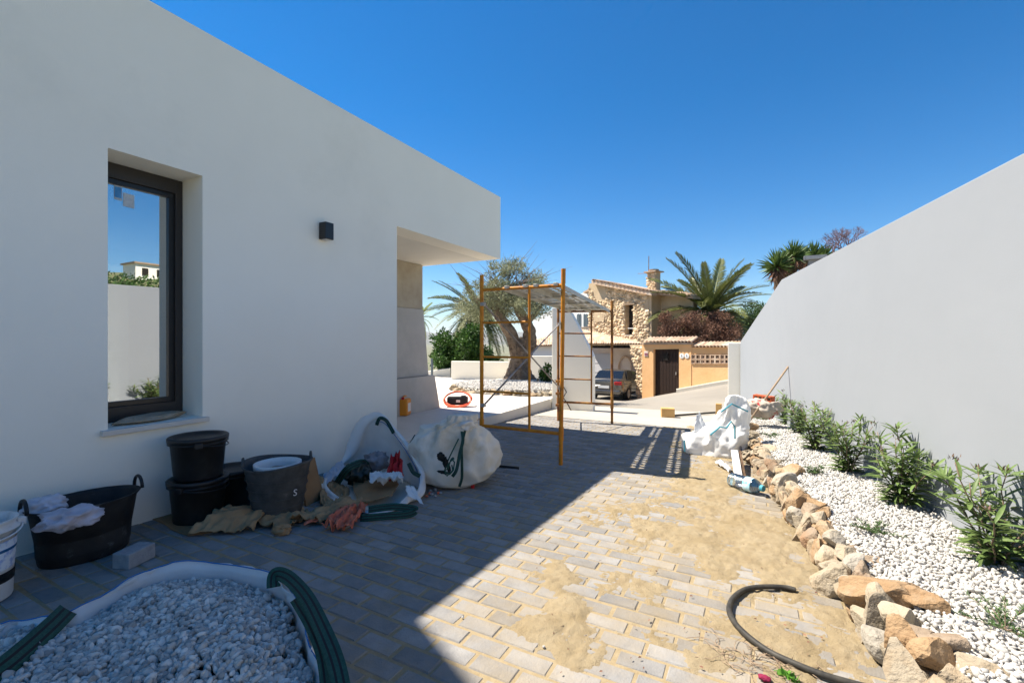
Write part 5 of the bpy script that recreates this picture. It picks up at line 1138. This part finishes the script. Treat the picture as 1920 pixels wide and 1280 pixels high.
q.grid(lambda u, v: rows[int(round(v * 3))][int(round(u * n_)) % n_] + Vector((.03 * v * crease((u * 16, v * 1.5, 1), 3), .03 * v * crease((u * 16, v * 1.5, 4), 5), 0)), n_, 4, wrap=True); q.build('inner_face', M['bagwhite'], gb, smooth=True, solid=.003)
q = MB(); q.tube([p + w_ + (cg - p) * .004 + Vector((0, 0, .006)) for p, w_ in zip(RA[:65], wv)], .0026, 5); q.build('blue_stitch', M['blue'], gb)
# pebbles: heap surface inside the rim
from mathutils.geometry import intersect_point_tri_2d
poly = [(p.x + (cg.x - p.x) * .06, p.y + (cg.y - p.y) * .06) for p in RA]
def inside(x, y):
    c_ = False; j = len(poly) - 1
    for i in range(len(poly)):
        if ((poly[i][1] > y) != (poly[j][1] > y)) and x < (poly[j][0] - poly[i][0]) * (y - poly[i][1]) / (poly[j][1] - poly[i][1]) + poly[i][0]: c_ = not c_
        j = i
    return c_
PA = np.array(poly)
def heap(x, y):
    d = np.sqrt(((PA - np.array([x, y])) ** 2).sum(1)).min(); return zb - .028 + .050 * sm(d / .2) + .012 * nz((x, y, 0), 7)
P = []; S = []
while len(P) < 6600:
    x, y = random.uniform(-2.4, -1.2), random.uniform(.2, 1.4)
    if inside(x, y): P.append((x, y, heap(x, y) + random.uniform(-.012, .004))); S.append(random.uniform(.007, .0145) * (1.18 if random.random() < .12 else 1))
pebbles('pebbles', P, np.array(S), M['peb_grey'], 2, gb, flat=(1.15, .88, .62), kind='stuff')
q = MB(); hc = (cg.x, cg.y, heap(cg.x, cg.y) - .02); q.add([hc] + [(x, y, zb - .05) for x, y in poly], [(0, 1 + i, 1 + (i + 1) % len(poly)) for i in range(len(poly))]); q.build('heap_core', mat('darkgrav', (.08, .08, .085), None), gb)
z = zb
strap('lifting_strap', [pz(513, 1100, z + .03), pz(516, 1076, z + .06), pz(540, 1082, z + .075), pz(575, 1120, z + .08), pz(610, 1190, z + .07), pz(632, 1250, z + .05), pz(645, 1320, z + .02)], .05, gb, side=Vector((.75, .6, .25)))
strap('lifting_strap', [pz(555, 1120, z + .045), pz(585, 1170, z + .05), pz(608, 1230, z + .03), pz(618, 1310, z)], .045, gb, side=Vector((.75, .5, -.4)))
strap('lifting_strap', [pz(128, 1142, z + .035), pz(100, 1170, z + .045), pz(50, 1215, z + .05), pz(0, 1255, z + .05), pz(-60, 1290, z + .05)], .065, gb, side=Vector((-.3, .8, .5)))
# ================================================================== RIGHT: BAGS, BOTTLE, STICK
bag3 = thing('crumpled_white_bag', 'crumpled sunlit white bulk bag heaped at the far end of the stone border', 'bulk bag', (-.6, 6.6, -.2), world=True)
blobbag('fabric', [(868, 1308, 1372), (858, 1288, 1388), (846, 1282, 1392), (832, 1284, 1394), (818, 1296, 1394), (806, 1316, 1396), (795, 1340, 1399), (780, 1348, 1402), (765, 1352, 1402), (752, 1362, 1398), (744, 1368, 1392), (741, 1374, 1386)], .0068, .55, M['bagwhite'], bag3, 12, .06, 4.2, 110, 80)
for pts in ([(1352, 772), (1372, 757), (1402, 771)], [(1332, 815), (1350, 800), (1362, 802), (1371, 790), (1378, 800), (1378, 822)], [(1283, 825), (1284, 846)]):
    q = MB(); q.tube([pk(u, v, .0066) for u, v in pts], .010, 6); q.build('teal_stitch', M['teal'], bag3)
cloth('torn_film', None, None, [pk(1300, 815, .0070), pk(1330, 812, .0070), pk(1312, 775, .0071), pk(1306, 778, .0071)], mat('film2', (.72, .74, .76), None, rough=.3, transl=.4), 18, .03, 5, 3, .002, bag3)
rag('grey_bag', 'small dark grey plastic bag squeezed between the white bag and border stones', pk(1384, 838, .0068) , (.07, .07, .15), mat('gbag', (.25, .25, .27), (.06, .06, .06), 7, .4), 33, cat_='plastic bag')
cloth('plastic_scrap', 'scrap of white plastic film on the sand below the crumpled bag', 'plastic film', [gp(1340, 872) + Vector((0, 0, .02)), gp(1350, 868) + Vector((0, 0, .02)), gp(1372, 884) + Vector((0, 0, .02)), gp(1366, 888) + Vector((0, 0, .02))], M['bagwhite'], 14, .03, 6, 4)
a, b = gp(1386, 908), pk(1377, 850, .0064); ax = (b - a).normalized(); q = MB(); Rm = ax.to_track_quat('Y', 'Z').to_matrix(); q.box((a + b) / 2 + Vector((0, 0, .03)), (.075, (b - a).length, .03), Rm); q.build('white_profile', M['whitepl'], bevel=.004, label='white metal profile leaning on the crumpled white bag', cat='profile')
q = MB(); q.box((a + b) / 2 + Vector((.06, 0, .02)), (.02, (b - a).length, .05), Rm); q.build('brown_lath', M['bark_palm'], label='thin brown lath beside the white profile', cat='lath')
a, b = gp(1370, 912), gp(1432, 931); ax = (b - a); L = ax.length; ax.normalize(); bt_ = thing('water_bottle', 'large clear plastic water bottle with blue label lying on the sand', 'bottle', a + Vector((0, 0, .07)), world=True)
Mx = Matrix.Translation(a + Vector((0, 0, .075))) @ ax.to_track_quat('Z', 'Y').to_matrix().to_4x4(); r0 = .068
q = MB(); prof = [(r0 * .8, 0), (r0, .012)]; 
for i in range(12): prof += [(r0, L * (.05 + .055 * i)), (r0 * .955, L * (.05 + .055 * i + .02)), (r0, L * (.05 + .055 * i + .04))]
prof += [(r0, L * .74), (r0 * .8, L * .83), (r0 * .38, L * .91), (r0 * .36, L * .94)]; q.lathe(prof, 28, Mx); q.build('bottle_body', M['petclear'], bt_, smooth=True)
q = MB(); q.lathe([(r0 * 1.012, L * .50), (r0 * 1.012, L * .72)], 28, Mx); q.build('label', mat('bluelabel', (.10, .45, .62), (.65, .75, .78), 25, .4), bt_, smooth=True)
q = MB(); q.lathe([(0, L * 1.0), (r0 * .42, L * 1.0), (r0 * .44, L * .93), (r0 * .44, L * .92)], 18, Mx); q.build('cap', M['teal'], bt_)
bx_ = pz(1428, 778, .02); bx_.x += .0
rag('cement_sack', 'beige cement sack with red print beside the wall end', pk(1430, 765, .0080), (.24, .16, .13), mat('sackred', (.50, .44, .37), (.44, .38, .32), 8, .9, .2, 60, c3=(.50, .05, .05), s3=4.5, con3=(.58, .62)), 41, cat_='sack')
c = pk(1432, 748, .0081); q = MB(); Rm = Matrix.Rotation(-.35, 3, 'Z') @ Matrix.Rotation(.05, 3, 'Y')
hb = thing('hollow_brick', 'red hollow clay brick on top of the cement sack', 'brick', c, world=True)
q.box(c, (.27, .13, .115), Rm); q.build('brick_body', M['redbrick'], hb, bevel=.004)
for i in range(4): q = MB(); q.box(c + Rm @ Vector((-.09 + .06 * i, -.0655, .02)), (.04, .004, .035), Rm); q.build('hole', M['hollow'], hb)
a, b = pk(1403, 792, .0078), pk(1478, 687, .0081); q = MB(); q.tube([a, a.lerp(b, .5), b], .014, 10); q.build('wooden_stick', M['woodgrey'], smooth=True, label='long wooden broom stick leaning on the white wall', cat='stick')
q = MB(); q.tube([pk(1479.5, 690, .0081), pk(1480, 745, .0081)], .004, 6); q.build('thin_rod', M['steel'], label='thin metal rod upright beside the broom stick', cat='rod')
# ---- hose on the paving
hp = [(1492, 1112), (1470, 1107), (1430, 1106), (1398, 1111), (1376, 1126), (1367, 1148), (1376, 1172), (1400, 1198), (1440, 1228), (1490, 1252), (1540, 1272), (1600, 1290), (1680, 1310)]
pts = [gp(u, v) for u, v in hp]; P_ = []
for i in range(len(pts) - 1):
    p0, p1, p2, p3 = pts[max(i - 1, 0)], pts[i], pts[i + 1], pts[min(i + 2, len(pts) - 1)]
    for q_ in range(8): t = q_ / 8; P_.append(.5 * ((2 * p1) + (p2 - p0) * t + (2 * p0 - 5 * p1 + 4 * p2 - p3) * t * t + (3 * p1 - p0 - 3 * p2 + p3) * t ** 3) + Vector((0, 0, .019)))
hs_ = thing('black_hose', 'curved black plastic hose lying on the sandy paving at lower right', 'hose', P_[0], world=True)
q = MB(); q.tube(P_, .0135, 14); q.build('pipe', M['hose'], hs_, smooth=True)
q = MB(); e = P_[0]; d = (P_[0] - P_[3]).normalized(); q.tube([e, e + d * .01 + Vector((0, 0, .012)), e + d * .035 + Vector((0, 0, .006)), e + d * .03, e + d * .012], .002, 5); q.build('wire_loop', M['steel'], hs_)
q = MB(); r = random.Random(5); c0 = gp(1410, 1235)
for i in range(46):
    a0 = c0 + Vector((r.gauss(0, .10), r.gauss(0, .06), 0)); an_ = r.uniform(0, 6.28); L = r.uniform(.04, .14); cv = r.uniform(-2.5, 2.5); pts_ = []
    for s in range(6): t = s / 5; pts_.append(a0 + Vector((math.cos(an_ + cv * t) * L * t, math.sin(an_ + cv * t) * L * t, .006 + .014 * math.sin(3.1 * t) * r.random()))); pts_[-1].z += gz(0, pts_[-1].y) - a0.z
    q.tube(pts_, .0014, 4)
q.build('dry_roots', M['woodgrey'], label='tangle of dry straw coloured roots on the sand beside the hose', cat='roots', kind='stuff')
c = gp(1478, 1272); t = thing('weed', 'small bright green weed on the sand at the bottom edge', 'plant', c); P2 = [(r.gauss(0, .015), r.gauss(0, .012), .005) for i in range(26)]; D2 = [(r.gauss(0, 1), r.gauss(0, 1), r.uniform(.2, 1)) for i in range(26)]
leaves('foliage', P2, D2, rng.normal(size=(26, 3)), .035, .02, mat('weedg', (.12, .28, .04), None, transl=.3, isl=.3), t, kind='stuff')
c = gp(1434, 1276); rag('fallen_petals', 'dark magenta fallen petals on the sand at the bottom edge', c + Vector((0, 0, .012)), (.022, .015, .010), mat('mag', (.20, .015, .05), None), 51, cat_='petals', sub=3)
for i, (u, v) in enumerate(((868, 1158), (1020, 1214))):
    c = gp(u, v); vs, fs = rock(800 + i, (.008, .008, .007), 2, 6); q = MB(); q.add([Vector(p) + c + Vector((0, 0, .006)) for p in vs], fs); q.build('white_pebble', M['peb_white'], label=('single white pebble on the paving near the shadow edge', 'single white pebble in the sand patch')[i], cat='pebble')
r = random.Random(8)
q = MB()
for i in range(70):
    c = gp(r.uniform(1000, 1560), r.uniform(960, 1275)); c.z += .012; a_ = r.uniform(0, 6); L = r.uniform(.004, .011); d = Vector((math.cos(a_), math.sin(a_), 0)) * L; s = Vector((-d.y, d.x, 0)) * .45; q.add([c - d, c + s + Vector((0, 0, .003)), c + d, c - s], [(0, 1, 2, 3)])
q.build('leaf_litter', M['leaf_dry'], label='scattered tiny dry leaf bits over the sandy paving', cat='litter', kind='stuff')
# ================================================================== PORCH THINGS
c = pz(753, 779, -.057); jc = thing('jerrycan', 'orange plastic jerrycan beside the stone clad porch wall', 'jerrycan', (c.x + .02, c.y + .06, -.056), R(20))
q = MB(); q.box((0, 0, .15), (.17, .23, .30)); q.build('can_body', M['jerry'], jc, bevel=.03); q = MB(); q.tube([(0, -.06, .30), (0, -.05, .345), (0, .05, .345), (0, .08, .30)], .014, 8); q.build('handle', M['jerry'], jc, smooth=True)
q = MB(); q.lathe([(.025, .29), (.025, .33), (0, .33)], 12, Matrix.Translation((0, -.085, 0))); q.build('cap', M['red'], jc); q = MB(); q.box((.087, 0, .15), (.003, .13, .15)); q.build('label', M['platewhite'], jc)
c = pz(851, 764, -.057); hc_ = thing('orange_hose_coil', 'coiled bright orange hose around black gear on the sunlit porch', 'hose', (c.x, c.y + .12, -.056), R(28))
q = MB(); pts_ = [Vector(((.28 + .012 * math.sin(i * .37)) * math.cos(i * .2), .05 + .07 * math.sin(i * .11) + .16 * math.sin(i * .2), .15 + .13 * math.sin(i * .2) + .012 * math.cos(i * .31))) for i in range(130)]; q.tube(pts_, .013, 7); q.build('hose_loops', M['hose_o'], hc_, smooth=True)
q = MB(); q.box((0, .05, .12), (.42, .16, .17)); q.box((.12, .03, .20), (.12, .1, .06)); q.build('black_case', M['blackpl'], hc_, bevel=.03); q = MB(); q.box((.02, -.035, .12), (.08, .01, .05)); q.build('case_label', M['platewhite'], hc_)
# black cable at the slab wall
q = MB(); a = ps(1047, 735, -.03); q.tube([ps(1040, 712, -.03), ps(1052, 716, -.05), ps(1062, 735, -.03), ps(1056, 745, -.05), ps(1066, 760, -.03), ps(1072, 772, -.10)], .012, 7); q.build('black_cable', M['hose'], smooth=True, label='black cable hanging down the white slab wall behind the scaffold', cat='cable')

# ================================================================== AIR
m = MB(); m.box((0, 0, 160), (31000, 31000, 446)); hz_ = m.build('haze', M['plaster'], kind='stuff', label='thin blue summer haze over the far valley', cat='haze')
hm = bpy.data.materials.new('haze'); hm.use_nodes = True; t = hm.node_tree; t.nodes.remove(t.nodes['Principled BSDF']); pv = t.nodes.new('ShaderNodeVolumePrincipled')
pv.inputs['Color'].default_value = (.80, .88, .96, 1); pv.inputs['Density'].default_value = 6e-5; pv.inputs['Anisotropy'].default_value = .1
t.links.new(pv.outputs[0], t.nodes['Material Output'].inputs['Volume']); hz_.data.materials.clear(); hz_.data.materials.append(hm)
for o in bpy.data.objects:
    if '_w' in o: del o['_w']
